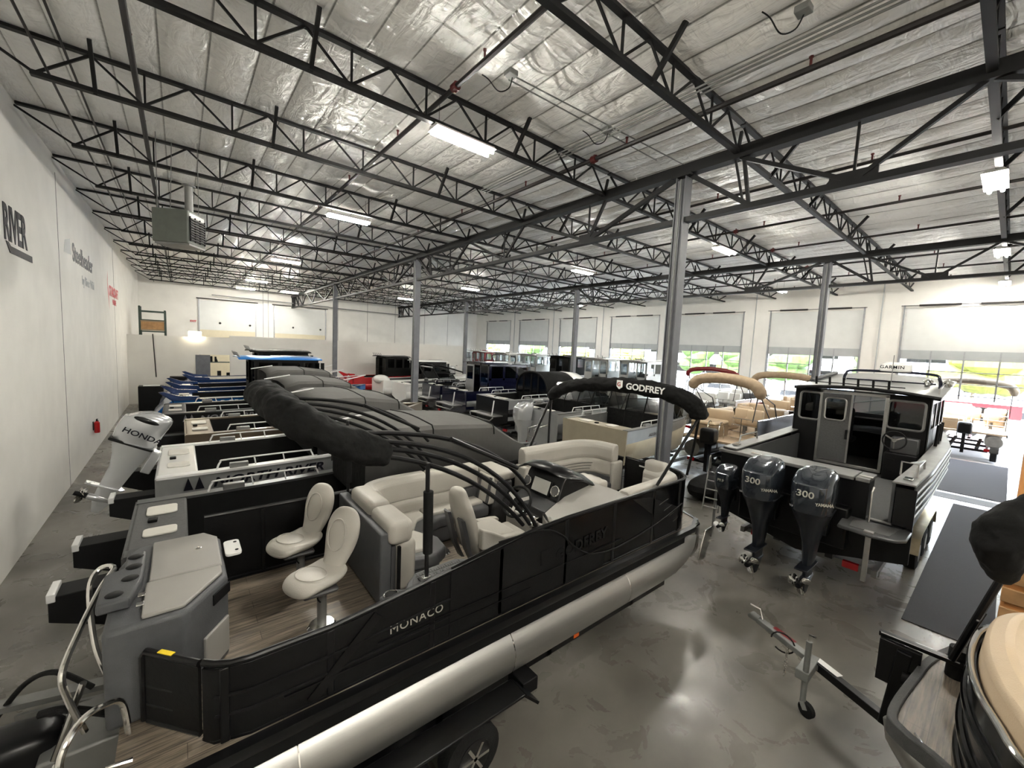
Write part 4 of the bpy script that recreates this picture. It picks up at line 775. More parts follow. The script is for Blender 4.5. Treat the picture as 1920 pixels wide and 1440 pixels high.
# trailer under it
t = thing('boat_trailer', 'black trailer with spoked wheels carrying the foreground pontoon boat', 'trailer', (5.6, 4.42, 0))
for y in (-.95, .95): MB().box(-3.3, 3.2, y-.05, y+.05, .40, .52).build('frame_rail', 'black', t, bevel=.01)
for x in (-2.8, -1.2, .4, 2.2): MB().box(x, x+.08, -1.0, 1.0, .40, .50).build('crossbar', 'black', t, 0)
for y in (-.8, 0, .8): MB().box(-3.0, 3.2, y-.10, y+.10, .52, .615).build('bunk', 'carpet', t, bevel=.01)
MB().bar((3.2,0,.45), (6.0,0,.45), .10, .12).build('tongue', 'black', t, 0)
for wx in (-1.75, -1.02):
    for sy in (-1, 1):
        y = sy*1.36
        wl = MB().tube([(wx, y-.10*1, .31), (wx, y-.085, .31), (wx, y+.085, .31), (wx, y+.10, .31)], [.27,.31,.31,.27], 28).build('wheel', 'tyre', t)
        MB().tube([(wx, y+sy*.095, .31), (wx, y+sy*.105, .31)], .18, 20).build('hub_cap', 'black', wl); m = MB()
        for q in range(6): a = R(q*60); m.bar((wx, y+sy*.11, .31), (wx+.16*math.cos(a), y+sy*.11, .31+.16*math.sin(a)), .03, .02, up=(0,1,0))
        m.build('spokes', 'chrome', wl)
for sy in (-1, 1):
    MB().sweep([(-2.35,sy*1.36),(-2.15,sy*1.36),(-.6,sy*1.36),(-.4,sy*1.36)], [(-.13,.64),(.13,.64),(.13,.67),(-.13,.67)]).build('fender', 'black', t, bevel=.01)
    MB().bar((-.4,sy*1.36,.65), (-.2,sy*1.36,.46), .26, .03).bar((-2.35,sy*1.36,.65), (-2.5,sy*1.36,.45), .26, .03).build('fender_lip', 'black', t, 0)
    MB().box(-.3, -.08, sy*1.2-.14, sy*1.2+.14, .46, .62).build('step', 'blackm', t, bevel=.01)
    MB().box(.9, 1.0, sy*1.002-.005, sy*1.002+.005, .43, .48).build('marker_light', 'orangel', t, 0)
# ------------------------------------------------------------------ outboard motor (part of its boat)
def outboard(parent, loc, s=1.0, cowl='mslate', leg='mslated', tilt=0, texts=(), prop='chrome', rough=False):
    rings = []
    for z, xc, lx, wy in ((-.02,-.40,.34,.25),(.0,-.40,.38,.28),(.15,-.41,.405,.305),(.35,-.41,.41,.315),(.50,-.39,.41,.31),(.60,-.36,.385,.295),(.67,-.33,.34,.265),(.71,-.31,.28,.22),(.735,-.29,.18,.14)):
        r_ = []
        for k in range(32):
            a = 2*math.pi*k/32; ca, sa = math.cos(a), math.sin(a)
            r_.append(((xc+lx*math.copysign(abs(ca)**.65, ca))*s, wy*math.copysign(abs(sa)**.65, sa)*s, (z-(.10*max(0, -ca)**2 if z > .55 else 0))*s))
        rings.append(r_)
    o = MB().loft(rings).build('outboard_motor', cowl, parent, sub=0, smooth=60, bevel=.012*s, seg=3)
    o.location = Vector(loc)-(Vector(parent['wb']) if parent.get('wb') else Vector((0,0,0))); o.rotation_euler = (0, R(tilt), 0)
    MB().loft([[((xc+a)*s, -b*s, z*s), ((xc+a)*s, b*s, z*s), ((xc-a*.4)*s, b*1.1*s, z*s), ((xc-a)*s, b*.5*s, z*s), ((xc-a)*s, -b*.5*s, z*s), ((xc-a*.4)*s, -b*1.1*s, z*s)] for z, xc, a, b in ((0,-.40,.37,.27),(-.12,-.38,.34,.23),(-.35,-.34,.27,.16),(-.62,-.32,.21,.10),(-.95,-.32,.18,.07),(-1.12,-.32,.17,.05),(-1.38,-.30,.15,.04),(-1.60,-.30,.06,.012))]).build('leg', leg, o, smooth=60)
    MB().ext([(-.72*s,-.10*s),(-.1*s,-.10*s),(-.05*s,0),(-.1*s,.10*s),(-.72*s,.10*s)], 'z', -1.06*s, -1.03*s).build('cavitation_plate', leg, o, bevel=.005)
    MB().tube([(.0,0,-1.31*s),(-.08*s,0,-1.31*s),(-.35*s,0,-1.31*s),(-.52*s,0,-1.31*s),(-.60*s,0,-1.31*s)], [.01,.05*s,.075*s,.07*s,.05*s], 14).build('gearcase', leg, o)
    p = MB().tube([(-.56*s,0,-1.31*s),(-.78*s,0,-1.31*s)], [.06*s,.045*s], 12).build('propeller', 'blackm', o)
    for q in range(3):
        a = R(q*120+20); e = Vector((0, math.cos(a), math.sin(a))); f = Vector((0, -math.sin(a), math.cos(a))); c = Vector((-.66*s, 0, -1.31*s)); x = Vector((1,0,0))
        m = MB(); m.loft([[c+e*rr*s+(x*math.cos(R(t))+f*math.sin(R(t)))*w_*s, c+e*rr*s+x*.006+f*.006, c+e*rr*s-(x*math.cos(R(t))+f*math.sin(R(t)))*w_*s, c+e*rr*s-x*.006-f*.006] for rr, w_, t in ((.04,.06,30),(.09,.09,45),(.14,.10,55),(.175,.06,62),(.19,.02,65))]); m.build('blade', prop, p, smooth=180)
    MB().box(-.02*s, .16*s, -.16*s, .16*s, -.55*s, -.05*s).build('clamp_bracket', leg, o, bevel=.02)
    for t in texts: text(t[0], t[1]*s, Vector(t[2])*s, t[3], t[4], t[5], o, off=.002, sx=t[6] if len(t) > 6 else 1)
    return o
AFT = lambda s, z, size, mt: (s, size, (-.818, len(s)*size*.30, z), (0,-1,0), (.12,0,1), mt)
# ------------------------------------------------------------------ dark cabin boat with twin motors
C = wthing('cabin_cruiser', 'large dark aluminium cabin boat with twin slate motors, right of centre', 'boat', (15, 2.4, .55))
yc = 2.38
def csec(x, w_, sz, kz, chine):   # hull ring from starboard sheer round the keel to port sheer
    return [(x, yc-w_, sz), (x, yc-w_*.97, (sz+chine)/2), (x, yc-w_*.86, chine), (x, yc, kz), (x, yc+w_*.86, chine), (x, yc+w_*.97, (sz+chine)/2), (x, yc+w_, sz)]
S_ = [(11.85,1.56,2.33,.62,.98),(14,1.60,2.33,.58,.98),(17,1.60,2.40,.58,1.02),(18.8,1.38,2.50,.62,1.15),(20,1.0,2.60,.80,1.40),(21,.52,2.70,1.2,1.75),(21.6,.04,2.76,1.9,2.1)]
MB().loft([csec(*a) for a in S_], closed=False).build('hull', 'silverd', C, solid=.02)
for q in range(4): MB().tube([(a[0], yc-a[1]*(1-.004*q)-.012, a[2]-.10-q*.15*(1 if a[0] < 20 else .6)) for a in S_[:-1]], .016, 6).build('hull_rib', 'alu', C)
MB().ext([(.80,1.0),(.80,2.28),(1.06,2.28),(1.06,1.58),(1.40,1.58),(1.40,2.28),(3.95,2.28),(3.95,1.0),(2.38,.62)], 'x', 11.82, 11.86).build('transom', 'black', C, 0)
MB().box(11.9, 20.5, .95, 3.85, 1.50, 1.60).build('cockpit_floor', 'deckg', C, 0)
MB().box(11.88, 12.38, 1.42, 3.92, 1.45, 2.24).build('stern_bulkhead', 'black', C, 0)
MB().box(11.78, 12.42, 1.62, 4.0, 2.24, 2.31).build('bench_top', 'alud', C, bevel=.012); MB().box(11.80, 12.40, 1.40, 1.60, 2.24, 2.31).build('bench_end_cap', 'alud', C, bevel=.012)
for sy, n in ((-1, 'g'), (1, 'p')):
    MB().loft([[(a[0], yc+sy*a[1], a[2]), (a[0], yc+sy*max(.0, a[1]-.30), a[2]), (a[0], yc+sy*max(0, a[1]-.30), a[2]+.035), (a[0], yc+sy*a[1], a[2]+.035)] for a in S_]).build('gunwale', 'alud', C, bevel=.01)
    MB().loft([[(x, yc+sy*1.30, 1.6), (x, yc+sy*1.30, 2.30), (x, yc+sy*1.26, 2.30), (x, yc+sy*1.26, 1.6)] for x in (11.9, 17)]).build('inner_side', 'silverd', C, 0)
    MB().tube(smoothpath([(12.5,yc+sy*1.48,2.36),(12.55,yc+sy*1.48,2.52),(12.7,yc+sy*1.48,2.54),(13.4,yc+sy*1.48,2.54),(13.5,yc+sy*1.48,2.52),(13.55,yc+sy*1.48,2.36)], 3), .018, 8).build('grab_rail', 'alu', C)
    MB().box(12.1, 12.3, yc+sy*1.42-.06, yc+sy*1.42+.06, 2.37, 2.40).build('cleat', 'chrome', C, bevel=.01)
    MB().tube([(18.2,yc+sy*1.15,2.5),(18.6,yc+sy*1.12,3.0),(20.2,yc+sy*.6,3.1),(21.4,0+yc,3.2)], .02, 8).build('bow_rail', 'alu', C)
MB().tube([(12.45,.88,2.38),(12.45,.88,2.62),(12.45,1.10,2.62),(12.45,1.10,2.38)], .016, 6).tube([(12.45,.99,2.62),(12.9,.90,2.60),(13.3,.90,2.56)], .016, 6).build('rail_loop', 'alu', C)
MB().loft([[(a[0], yc-max(.02, a[1]-.28), a[2]+.02), (a[0], yc, a[2]+.10), (a[0], yc+max(.02, a[1]-.28), a[2]+.02)] for a in S_[2:]], closed=False).build('foredeck', 'silverd', C, solid=.02)
k = 1.183; KY = lambda y: y*k; KZ = lambda z: 4.334-k*(4.334-z)
x0 = 16.0; y0, y1, zt, zb = 1.12, 3.82, 3.62, 1.6
# back wall built around its door opening and windows
bw = MB()
ya, yb, yd, ye = 1.90, 3.20, 3.22, 1.86       # door opening between ya and yb
bw.box(x0, x0+.05, y0, ya, zb, 2.80).box(x0, x0+.05, y0, 1.20, 2.80, 3.48).box(x0, x0+.05, 1.86, ya, 2.80, 3.48).box(x0, x0+.05, y0, ya, 3.48, zt).box(x0, x0+.05, yb, y1, zb, 2.75).box(x0, x0+.05, 3.70, y1, 2.75, 3.50).box(x0, x0+.05, yb, y1, 3.50, zt).box(x0, x0+.05, ya, yb, 3.55, zt)
bw.build('back_wall', 'char', C, 0)
for sy, yy in ((-1, y0), (1, y1)):
    m = MB(); 
    m.box(x0, 18.6, yy-.02, yy+.02, zb, 2.85).ext([(x0,3.46),(18.9,3.46),(18.9,zt+.30),(x0,zt+.02)], 'y', yy-.02, yy+.02)
    for xa in (x0, 16.9, 17.8, 18.6): m.box(xa, xa+.14, yy-.02, yy+.02, 2.85, 3.46)
    m.build('side_wall', 'silverd', C, 0); MB().box(x0+.1, 18.6, yy-.005, yy+.005, 2.85, 3.46).build('side_window', 'tint', C, 0)
MB().quad((18.74,y0,2.85),(18.74,y1,2.85),(18.95,y1,3.5),(18.95,y0,3.5)).build('windshield', 'tint', C, 0); MB().box(18.6, 18.74, y0, y1, zb, 2.85).build('front_wall', 'silverd', C, 0)
MB().loft([[(x, yc+1.42*t, zt+.03+.10*(1-t*t)+max(0,x-x0)*.10) for t in (-1,-.6,-.2,.2,.6,1)] for x in (x0-.28, x0, 17.5, 19.2)], closed=False).build('roof', 'silver', C, solid=.05)
MB().tube([(x0-.28, yc+1.42*t, zt-.0+.10*(1-t*t)) for t in (-1,-.6,-.2,.2,.6,1)], .045, 8).build('roof_edge', 'blackm', C)
def frame(name, yl, yr, za, zc, x, mt='alud', w_=.03, parent=C):
    pts = [(x, p[0], p[1]) for p in rrect(yr-yl, zc-za, .08, 3, (yl+yr)/2, (za+zc)/2)]; return MB().tube(pts, w_, 6, closed=True).build(name, mt, parent)
frame('window_frame', 1.20, 1.86, 2.80, 3.48, x0-.01); MB().box(x0+.02, x0+.03, 1.20, 1.86, 2.80, 3.48).build('window', 'tint', C, 0)
frame('window_frame', 3.22, 3.70, 2.75, 3.50, x0-.01); MB().box(x0+.02, x0+.03, 3.2, 3.70, 2.75, 3.50).build('window', 'tint', C, 0)
MB().box(x0-.04, x0+.02, ya-.05, ya+.02, 1.66, 3.58).box(x0-.04, x0+.02, yb-.02, yb+.05, 1.66, 3.58).box(x0-.04, x0+.02, ya-.05, yb+.05, 3.52, 3.60).box(x0-.04, x0+.02, ya-.05, yb+.05, 1.62, 1.70).build('door_frame', 'alu', C, bevel=.008)
D = MB().box(x0-.08, x0-.05, 2.56, 3.18, 1.72, 2.82).box(x0-.08, x0-.05, 2.56, 2.66, 2.82, 3.40).box(x0-.08, x0-.05, 3.10, 3.18, 2.82, 3.40).box(x0-.08, x0-.05, 2.56, 3.18, 3.40, 3.52).build('sliding_door', 'deckg', C, 0)
MB().box(x0-.07, x0-.06, 2.66, 3.10, 2.82, 3.40).build('pane', 'tint', D, 0); frame('window_frame', 2.66, 3.10, 2.82, 3.40, x0-.085, 'alu', .022, D); MB().box(x0-.12, x0-.08, 2.57, 2.62, 2.35, 2.6).build('handle', 'blackm', D, bevel=.01); MB().box(x0-.085, x0-.05, 2.53, 2.57, 1.72, 3.52).build('edge_strip', 'alu', D, 0)
for yy in (1.5, 2.9):
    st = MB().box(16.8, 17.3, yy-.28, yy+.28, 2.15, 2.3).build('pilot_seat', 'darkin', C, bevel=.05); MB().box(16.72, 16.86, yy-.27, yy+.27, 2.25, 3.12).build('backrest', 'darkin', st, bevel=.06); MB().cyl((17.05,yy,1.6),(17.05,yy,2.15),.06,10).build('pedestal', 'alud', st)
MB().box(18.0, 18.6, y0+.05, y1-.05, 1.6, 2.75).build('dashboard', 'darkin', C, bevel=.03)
K2 = MB().box(15.55, 16.0, 1.20, 1.78, 1.6, 2.25).build('aft_station', 'char', C, bevel=.02); MB().box(15.7, 16.0, 1.22, 1.70, 2.25, 2.62).build('control_panel', 'silverd', K2, bevel=.02)
for zz in (1.80, 2.08): MB().box(15.53, 15.56, 1.58, 1.70, zz, zz+.03).build('latch', 'blackm', K2, 0)
wc = Vector((15.55, 1.62, 2.56)); sw = MB().tube([wc+Vector((.05*math.sin(a), .21*math.cos(a), .21*math.sin(a))) for a in [R(q*15) for q in range(24)]], .016, 8, closed=True).build('steering_wheel', 'blackm', K2)
m = MB()
for q in (30, 150, 270): m.bar(wc, wc+Vector((.03, .20*math.cos(R(q)), .20*math.sin(R(q)))), .02, .03)
m.cyl(wc-Vector((.02,0,0)), wc+Vector((.12,0,0)), .04, 10).build('spokes', 'alu', sw)
for q in range(6): MB().cyl((16.0, KY(1.60)+q*.297, 3.74), (15.95, KY(1.60)+q*.297, 3.95), .026, 10).build('rod_holder', 'blackm', C)
MB().tube([(16.0,1.6,3.80),(16.0,3.6,3.80)], .012, 6).build('rod_holder_rail', 'blackm', C)
MB().tube(smoothpath([(17.3,1.12,3.80),(17.25,1.14,4.02),(17.25,1.35,4.15),(17.25,2.8,4.15),(17.25,3.02,4.03),(17.3,3.05,3.80)], 4), .035, 10).build('radar_arch', 'navy', C)
MB().tube([(17.3,1.2,3.9),(17.3,3.0,3.9)], .02, 8).build('arch_crossbar', 'navy', C)
RD = MB().tube([(17.25,1.98,4.17),(17.25,1.98,4.20),(17.25,1.98,4.36),(17.25,1.98,4.42)], [.30,.33,.31,.22], 24).build('radar_dome', 'white', C)
text('GARMIN', .115, (16.90, 2.25, 4.25), (0,-1,0), (0,0,1), 'lblack', RD, off=.002, sp=1.15); MB().cyl((16.8,1.98,3.9),(16.8,1.98,4.6),.01,6).build('antenna', 'alud', C)
MB().tube([(16.8,3.7,3.80),(18.9,3.6,4.02)], .05, 10).build('rolled_tube', 'mgrey', C)
for yy in (1.35, 1.0): MB().ball((17.4,yy,3.93), (.15,.11,.10), 12).build('spotlight', 'chrome', C)
MB().tube([(16.4,1.05,3.68),(16.4,1.05,3.82),(18.4,1.05,4.02),(18.4,1.05,3.9)], .016, 6).build('roof_rail', 'alu', C)
for q in range(3): MB().cyl((16.6+q*.45,1.02,2.3),(16.55+q*.45,1.0,2.95),.03,8).build('side_rod_holder', 'blackm', C)
MB().box(11.82, 11.9, .86, 1.36, 1.60, 1.62).build('door_sill', 'alu', C, 0); MB().tube([(11.72,1.34,.98),(11.72,1.34,2.12),(11.78,1.33,2.2)], .016, 8).build('grab_pole', 'alu', C)
sp = MB().ext([(11.15,.90),(11.05,1.2),(11.12,1.65),(11.85,1.70),(11.85,.80),(11.3,.80)], 'z', 1.52, 1.58).build('swim_platform', 'silverd', C, bevel=.02); MB().ext([(11.22,1.0),(11.2,1.5),(11.7,1.55),(11.7,.95)], 'z', 1.58, 1.587).build('tread_pad', 'deckg', sp, 0)
MB().box(11.10, 11.16, 1.20, 1.27, .75, 1.55).box(11.08, 11.18, 1.17, 1.30, 1.55, 1.61).build('folded_ladder', 'alu', sp, bevel=.008)
MB().box(11.55, 11.9, 1.6, 3.4, 1.0, 1.75).build('motor_bracket', 'black', C, bevel=.03)
for yy in (2.80, 1.98):
    outboard(C, (11.36, yy, 1.76), .98, texts=[('300', .155, (-.824, .165, .30), (0,-1,0), (.1,0,1), 'lsilver', 1.15), ('YAMAHA', .072, (-.850, -.135, .20), (.66,-.75,0), (0,0,1), 'lsilver', .95), ('V6', .05, (-.824, .24, .08), (0,-1,0), (0,0,1), 'lgreyt')])
outboard(C, (11.45, 3.54, 1.66), .62, texts=[('F9.9', .12, (-.83, .12, .25), (0,-1,0), (0,0,1), 'lsilver')], prop='white')
for sy in (-1, 1): MB().box(11.9, 12.0, yc+sy*.9-.1, yc+sy*.9+.1, 2.312, 2.33).build('deck_fitting', 'chrome', C, 0)
# ladder with aluminium rungs, standing by the port quarter
ld = thing('boarding_steps', 'slim aluminium step ladder leaning at the stern of the tan pontoon boat', 'ladder', (12.3, 4.3, 0), 12)
for yy in (-.17, .17): MB().tube(smoothpath([(0,yy,.62),(.30,yy,1.55),(.34,yy,1.82),(.42,yy,1.86),(.5,yy,1.55)], 4), .018, 8).build('side_rail', 'alu', ld)
for q in range(5): MB().bar((.03+q*.065,-.17,.70+q*.20),(.03+q*.065,.17,.70+q*.20),.05,.02).build('rung', 'alu', ld, 0)
MB().bar((.5,0,0),(.5,0,1.5),.05).build('stand', 'alud', ld, 0)
def trailer(name, label, x, y, x1, w_=1.1, mt='alud', zf=.45, wheels=(2.0, 2.8), wr=.33, tongue=0, fm=None, h=0, rz=0):
    t = thing(name, label, 'trailer', (x, y, 0), rz, 'boat trailers')
    for sy in (-1, 1): MB().box(.2, x1-x-.5, sy*(w_-.25)-.04, sy*(w_-.25)+.04, zf-.06, zf+.06).build('frame_rail', mt, t, 0)
    for q in (.4, 2.4, 4.2): MB().box(q, q+.08, -w_+.2, w_-.2, zf-.1, zf).build('crossbar', mt, t, 0)
    for sy in (-1, 1): MB().box(.2, x1-x-1.5, sy*.45-.06, sy*.45+.06, zf+.02, zf+.1+h).build('bunk', 'carpet', t, 0)
    MB().box(x1-x-.8, x1-x+.6, -.06, .06, zf-.05, zf+.05).build('tongue', mt, t, 0)
    for wx in wheels:
        for sy in (-1, 1):
            wl = MB().tube([(wx, sy*w_-.11, wr), (wx, sy*w_-.09, wr), (wx, sy*w_+.09, wr), (wx, sy*w_+.11, wr)], [wr*.85,wr,wr,wr*.85], 20).build('wheel', 'tyre', t); MB().cyl((wx, sy*w_-.115, wr),(wx, sy*w_+.115, wr), wr*.5, 14).build('rim', 'alu', wl)
    a, b = min(wheels), max(wheels)
    for sy in (-1, 1):
        MB().loft([[(px, sy*w_-.14, pz), (px, sy*w_+.14, pz), (px, sy*w_+.14, pz+.03), (px, sy*w_-.14, pz+.03)] for px, pz in ((a-.5,.45),(a-.38,wr*2+.02),(a,wr*2+.10),(b,wr*2+.10),(b+.38,wr*2+.02),(b+.5,.45))]).build('fender', fm or mt, t)
    for sy in (-1, 1): MB().box(.12, .2, sy*.8-.12, sy*.8+.12, zf-.02, zf+.1).build('tail_light', 'redl', t, 0)
    return t
M['gold'] = mat('bronze_aluminium', (.42, .36, .25), .3, .85, noise=.1)
trailer('boat_trailer', 'bronze-fendered trailer under the dark cabin boat with twin motors', 12.0, 2.38, 20.5, 1.38, 'alud', .50, (2.6, 3.6, 4.6), .36, fm='gold', h=.05)
# ------------------------------------------------------------------ near pontoon boat at the lower right corner
N = wthing('pontoon_boat', 'black pontoon boat bow with beige cushion, cut off by the lower right corner', 'boat', (7.6, -1, .5))
dkp = smoothpath([(6.55,-.30),(6.90,.02),(7.05,.28),(7.22,.36),(7.9,.30),(8.5,.21),(9.3,-.05)], 5)
MB().ext([(p.x, p.y) for p in dkp]+[(9.6,-4.2),(6.4,-4.2)], 'z', 1.22, 1.30).build('deck', 'deck', N, 0)
MB().sweep([(p.x, p.y) for p in dkp], [(-.02,1.18),(.05,1.18),(.05,1.32),(-.02,1.32)]).build('deck_trim', 'deckg', N, bevel=.01)
fp = [(p.x, p.y) for p in smoothpath([(5.6,-1.6),(6.0,-.45),(6.5,-.16),(7.0,-.04),(7.5,-.03),(7.9,-.10),(8.15,-.32),(8.3,-.8),(8.3,-2.4),(8.3,-4.0)], 5)]
MB().sweep(fp, [(-.015,1.34),(.015,1.34),(.015,2.05),(-.015,2.05)]).build('fence_panel', 'gfence', N)
for zz, mt_, r_ in ((1.36,'gfence',.03),(1.58,'gfence',.035),(1.82,'gfence',.03),(2.07,'chrome',.022)): MB().tube([(p[0], p[1]+.02, zz) for p in fp], r_, 10).build('fence_rail' if zz < 2 else 'chrome_top_rail', mt_, N)
MB().sweep([(p[0], p[1]-.16) for p in fp[4:40]], [(-.14,1.9),(-.17,2.0),(-.14,2.22),(0,2.30),(.12,2.22),(.14,2.0),(.12,1.9)]).build('bow_cushion', 'beige', N, bevel=.03)
for yy in (7.32, 8.9):
    MB().tube([(yy,-4.2,.80),(yy,-.6,.80),(yy,-.2,.84),(yy,.1,.93),(yy,.34,1.08),(yy,.42,1.16)], [.31,.31,.29,.24,.12,.03], 26).build('pontoon_tube', 'alu', N)
MB().tube([(6.95,.15,1.301),(7.02,.19,1.315),(7.08,.22,1.302)], .012, 6).tube([(6.98,.10,1.31),(7.0,.22,1.31)], .01, 6).build('deck_cleat', 'chrome', N)
MB().tube([(7.90,.10,1.65),(7.93,-.13,2.62)], .028, 8).tube([(7.9,.1,1.65),(8.2,-.05,2.07)], .02, 8).build('bimini_leg', 'black', N)
bb = MB().tube(smoothpath([(7.62,-.12,2.62),(7.50,-.07,2.85),(7.46,-.08,3.05),(7.55,-.25,3.25),(7.9,-.6,3.32),(8.6,-1.2,3.3)], 4), [.05,.08,.11,.13,.15,.16,.17,.17,.17,.17,.17,.16,.16,.16,.16,.16,.15,.15,.14,.13,.1], 14).build('bimini_boot', 'bcanvas', N, smooth=180)
s_ = bb.modifiers.new('sub', 'SUBSURF'); s_.levels = s_.render_levels = 2; dm = bb.modifiers.new('folds', 'DISPLACE'); dm.texture = tx; dm.strength = .06
T2 = thing('boat_trailer', 'black trailer tongue with jack wheel and winch stand in the foreground right', 'trailer', (8.2, .5, 0))
def w2(m, name, mt, par=T2, **kw): o = m.build(name, mt, par, **kw); o.location = (-8.2, -.5, 0) if par is T2 else (0,0,0); return o
w2(MB().bar((7.75,-.6,.50),(8.62,1.20,.50),.10,.10), 'tongue', 'black', bevel=.008); w2(MB().bar((8.60,1.16,.50),(8.98,2.02,.50),.105,.075), 'coupler_arm', 'conduit', bevel=.01)
w2(MB().tube([(8.95,1.98,.52),(9.02,2.10,.50),(9.04,2.16,.46)], [.05,.06,.03], 12), 'coupler', 'conduit'); w2(MB().tube([(8.93,1.95,.56),(8.96,2.0,.68),(8.9,2.12,.72)], .012, 6), 'coupler_latch', 'chrome')
jk = w2(MB().tube([(8.28,1.24,.16),(8.28,1.24,.95)], .032, 12), 'jack_post', 'conduit'); w2(MB().tube([(8.62,1.38,.09-.03),(8.62,1.38,.09)], .0,3) if False else MB().cyl((8.25,1.20,.095),(8.30,1.18,.095),.09,20), 'jack_wheel', 'tyre', jk)
w2(MB().bar((8.28,1.24,.18),(8.28,1.20,.10),.09,.05), 'fork', 'conduit', jk); w2(MB().tube([(8.28,1.24,.95),(8.28,1.24,1.03),(8.25,1.18,1.05)], .014, 6), 'crank', 'chrome', jk)
w2(MB().box(8.24,8.70,1.20,1.34,.44,.56), 'jack_clamp', 'conduit', bevel=.01)
for dx in (0, .05):
    m = MB()
    for q in range(11): 
        c = Vector((8.64+dx+.02*math.sin(q), 1.55+.02*q*(0), .48-.035*q)); m.tube([c+Vector((.012*math.cos(a)*(q%2), .012*math.cos(a)*(1-q%2), .022*math.sin(a))) for a in [R(45*z) for z in range(8)]], .005, 5, closed=True)
    w2(m, 'safety_chain', 'chrome')['kind'] = 'stuff'
w2(MB().tube([(8.72+.0*math.cos(a), 1.62+.14*math.cos(a), .50+.13*math.sin(a)) for a in [R(q*18) for q in range(18)]], .010, 6), 'brake_cable', 'rubber')
w2(MB().quad((8.50,.98,.556),(8.58,.94,.556),(8.70,1.2,.556),(8.62,1.24,.556)), 'white_decal', 'lwhite', smooth=0); w2(MB().quad((8.77,1.52,.541),(8.83,1.49,.541),(8.95,1.78,.541),(8.88,1.8,.541)), 'red_decal', 'redd', smooth=0)
ws = w2(MB().bar((8.25,.50,.50),(8.20,.42,1.40),.12,.16), 'winch_stand', 'black', bevel=.01); w2(MB().box(8.17,8.32,.30,.52,.60,.95), 'warning_label', 'lwhite', ws, smooth=0)
w2(MB().bar((8.25,.64,1.45),(8.25,.02,1.47),.06,.05), 'top_beam', 'black', ws, bevel=.006); w2(MB().bar((8.20,.62,1.478),(8.20,.05,1.498),.02,.004), 'beam_edge', 'conduit', ws, smooth=0)
w2(MB().box(8.16,8.22,.30,.62,.98,1.43), 'stand_plate', 'black', ws, smooth=0)
w2(MB().cyl((8.18,.25,1.12),(8.18,.42,1.12),.09,16), 'winch_drum', 'blackm', ws); w2(MB().tube([(8.16,.22,1.12),(8.05,.20,1.05),(8.02,.22,.80),(7.95,.26,.78)], .016, 6), 'winch_handle', 'black', ws)
w2(MB().bar((8.22,.45,1.10),(8.30,.06,1.25),.05,.05), 'brace', 'black', ws, smooth=0); w2(MB().bar((8.22,.35,1.0),(8.32,.0,1.15),.05,.05), 'brace', 'conduit', ws, smooth=0)
w2(MB().cyl((8.30,.08,1.02),(8.30,.06,1.60),.075,12), 'bow_stop_roller', 'rubber', ws)
m = MB()
for q in range(7): c = Vector((8.12-.01*q,.14-.02*q,.95-.045*q)); m.tube([c+Vector((.012*math.cos(a), .012*math.cos(a)*(q%2), .026*math.sin(a))) for a in [R(45*z) for z in range(8)]], .005, 5, closed=True)
w2(m, 'bow_chain', 'chrome', ws)['kind'] = 'stuff'
for sx in (-1.1, .9): 
    w2(MB().bar((7.75,-.6,.50),(7.75+sx,-1.6,.50),.10,.10), 'frame_arm', 'black', bevel=.006)
    wl = w2(MB().cyl((7.75+sx*1.25,-2.4,.31),(7.75+sx*1.25+.2,-2.4,.31),.31,20), 'wheel', 'tyre')
    w2(MB().box(7.65+sx,7.85+sx,-4.0,-1.5,.45,.50), 'bunk', 'carpet')
# timber at the right edge
tm = thing('timber_post', 'thick orange-brown timber post at the right picture edge', 'post', (10.4, -.42, 0)); MB().box(-.14, .14, -.12, .24, .0, 4.4).build('post', 'orange', tm, bevel=.03)
for q in range(5): MB().box(-.18, -.14, -.14, .25, 1.0+q*.25, 1.18+q*.25).build('slat', 'ply', tm, bevel=.01)
tm = thing('wooden_crate', 'slatted wooden crate beside the charcoal runner at the right edge', 'crate', (12.6, -.75, 0)); MB().box(-.45, .45, -.38, .36, .0, .98).build('box', 'ply', tm, bevel=.01)
for q in range(4): MB().box(-.47, -.45, -.38, .36, .06+q*.24, .22+q*.24).box(-.45,.45,.36,.38,.06+q*.24,.22+q*.24).build('slat', 'orange', tm, bevel=.005)
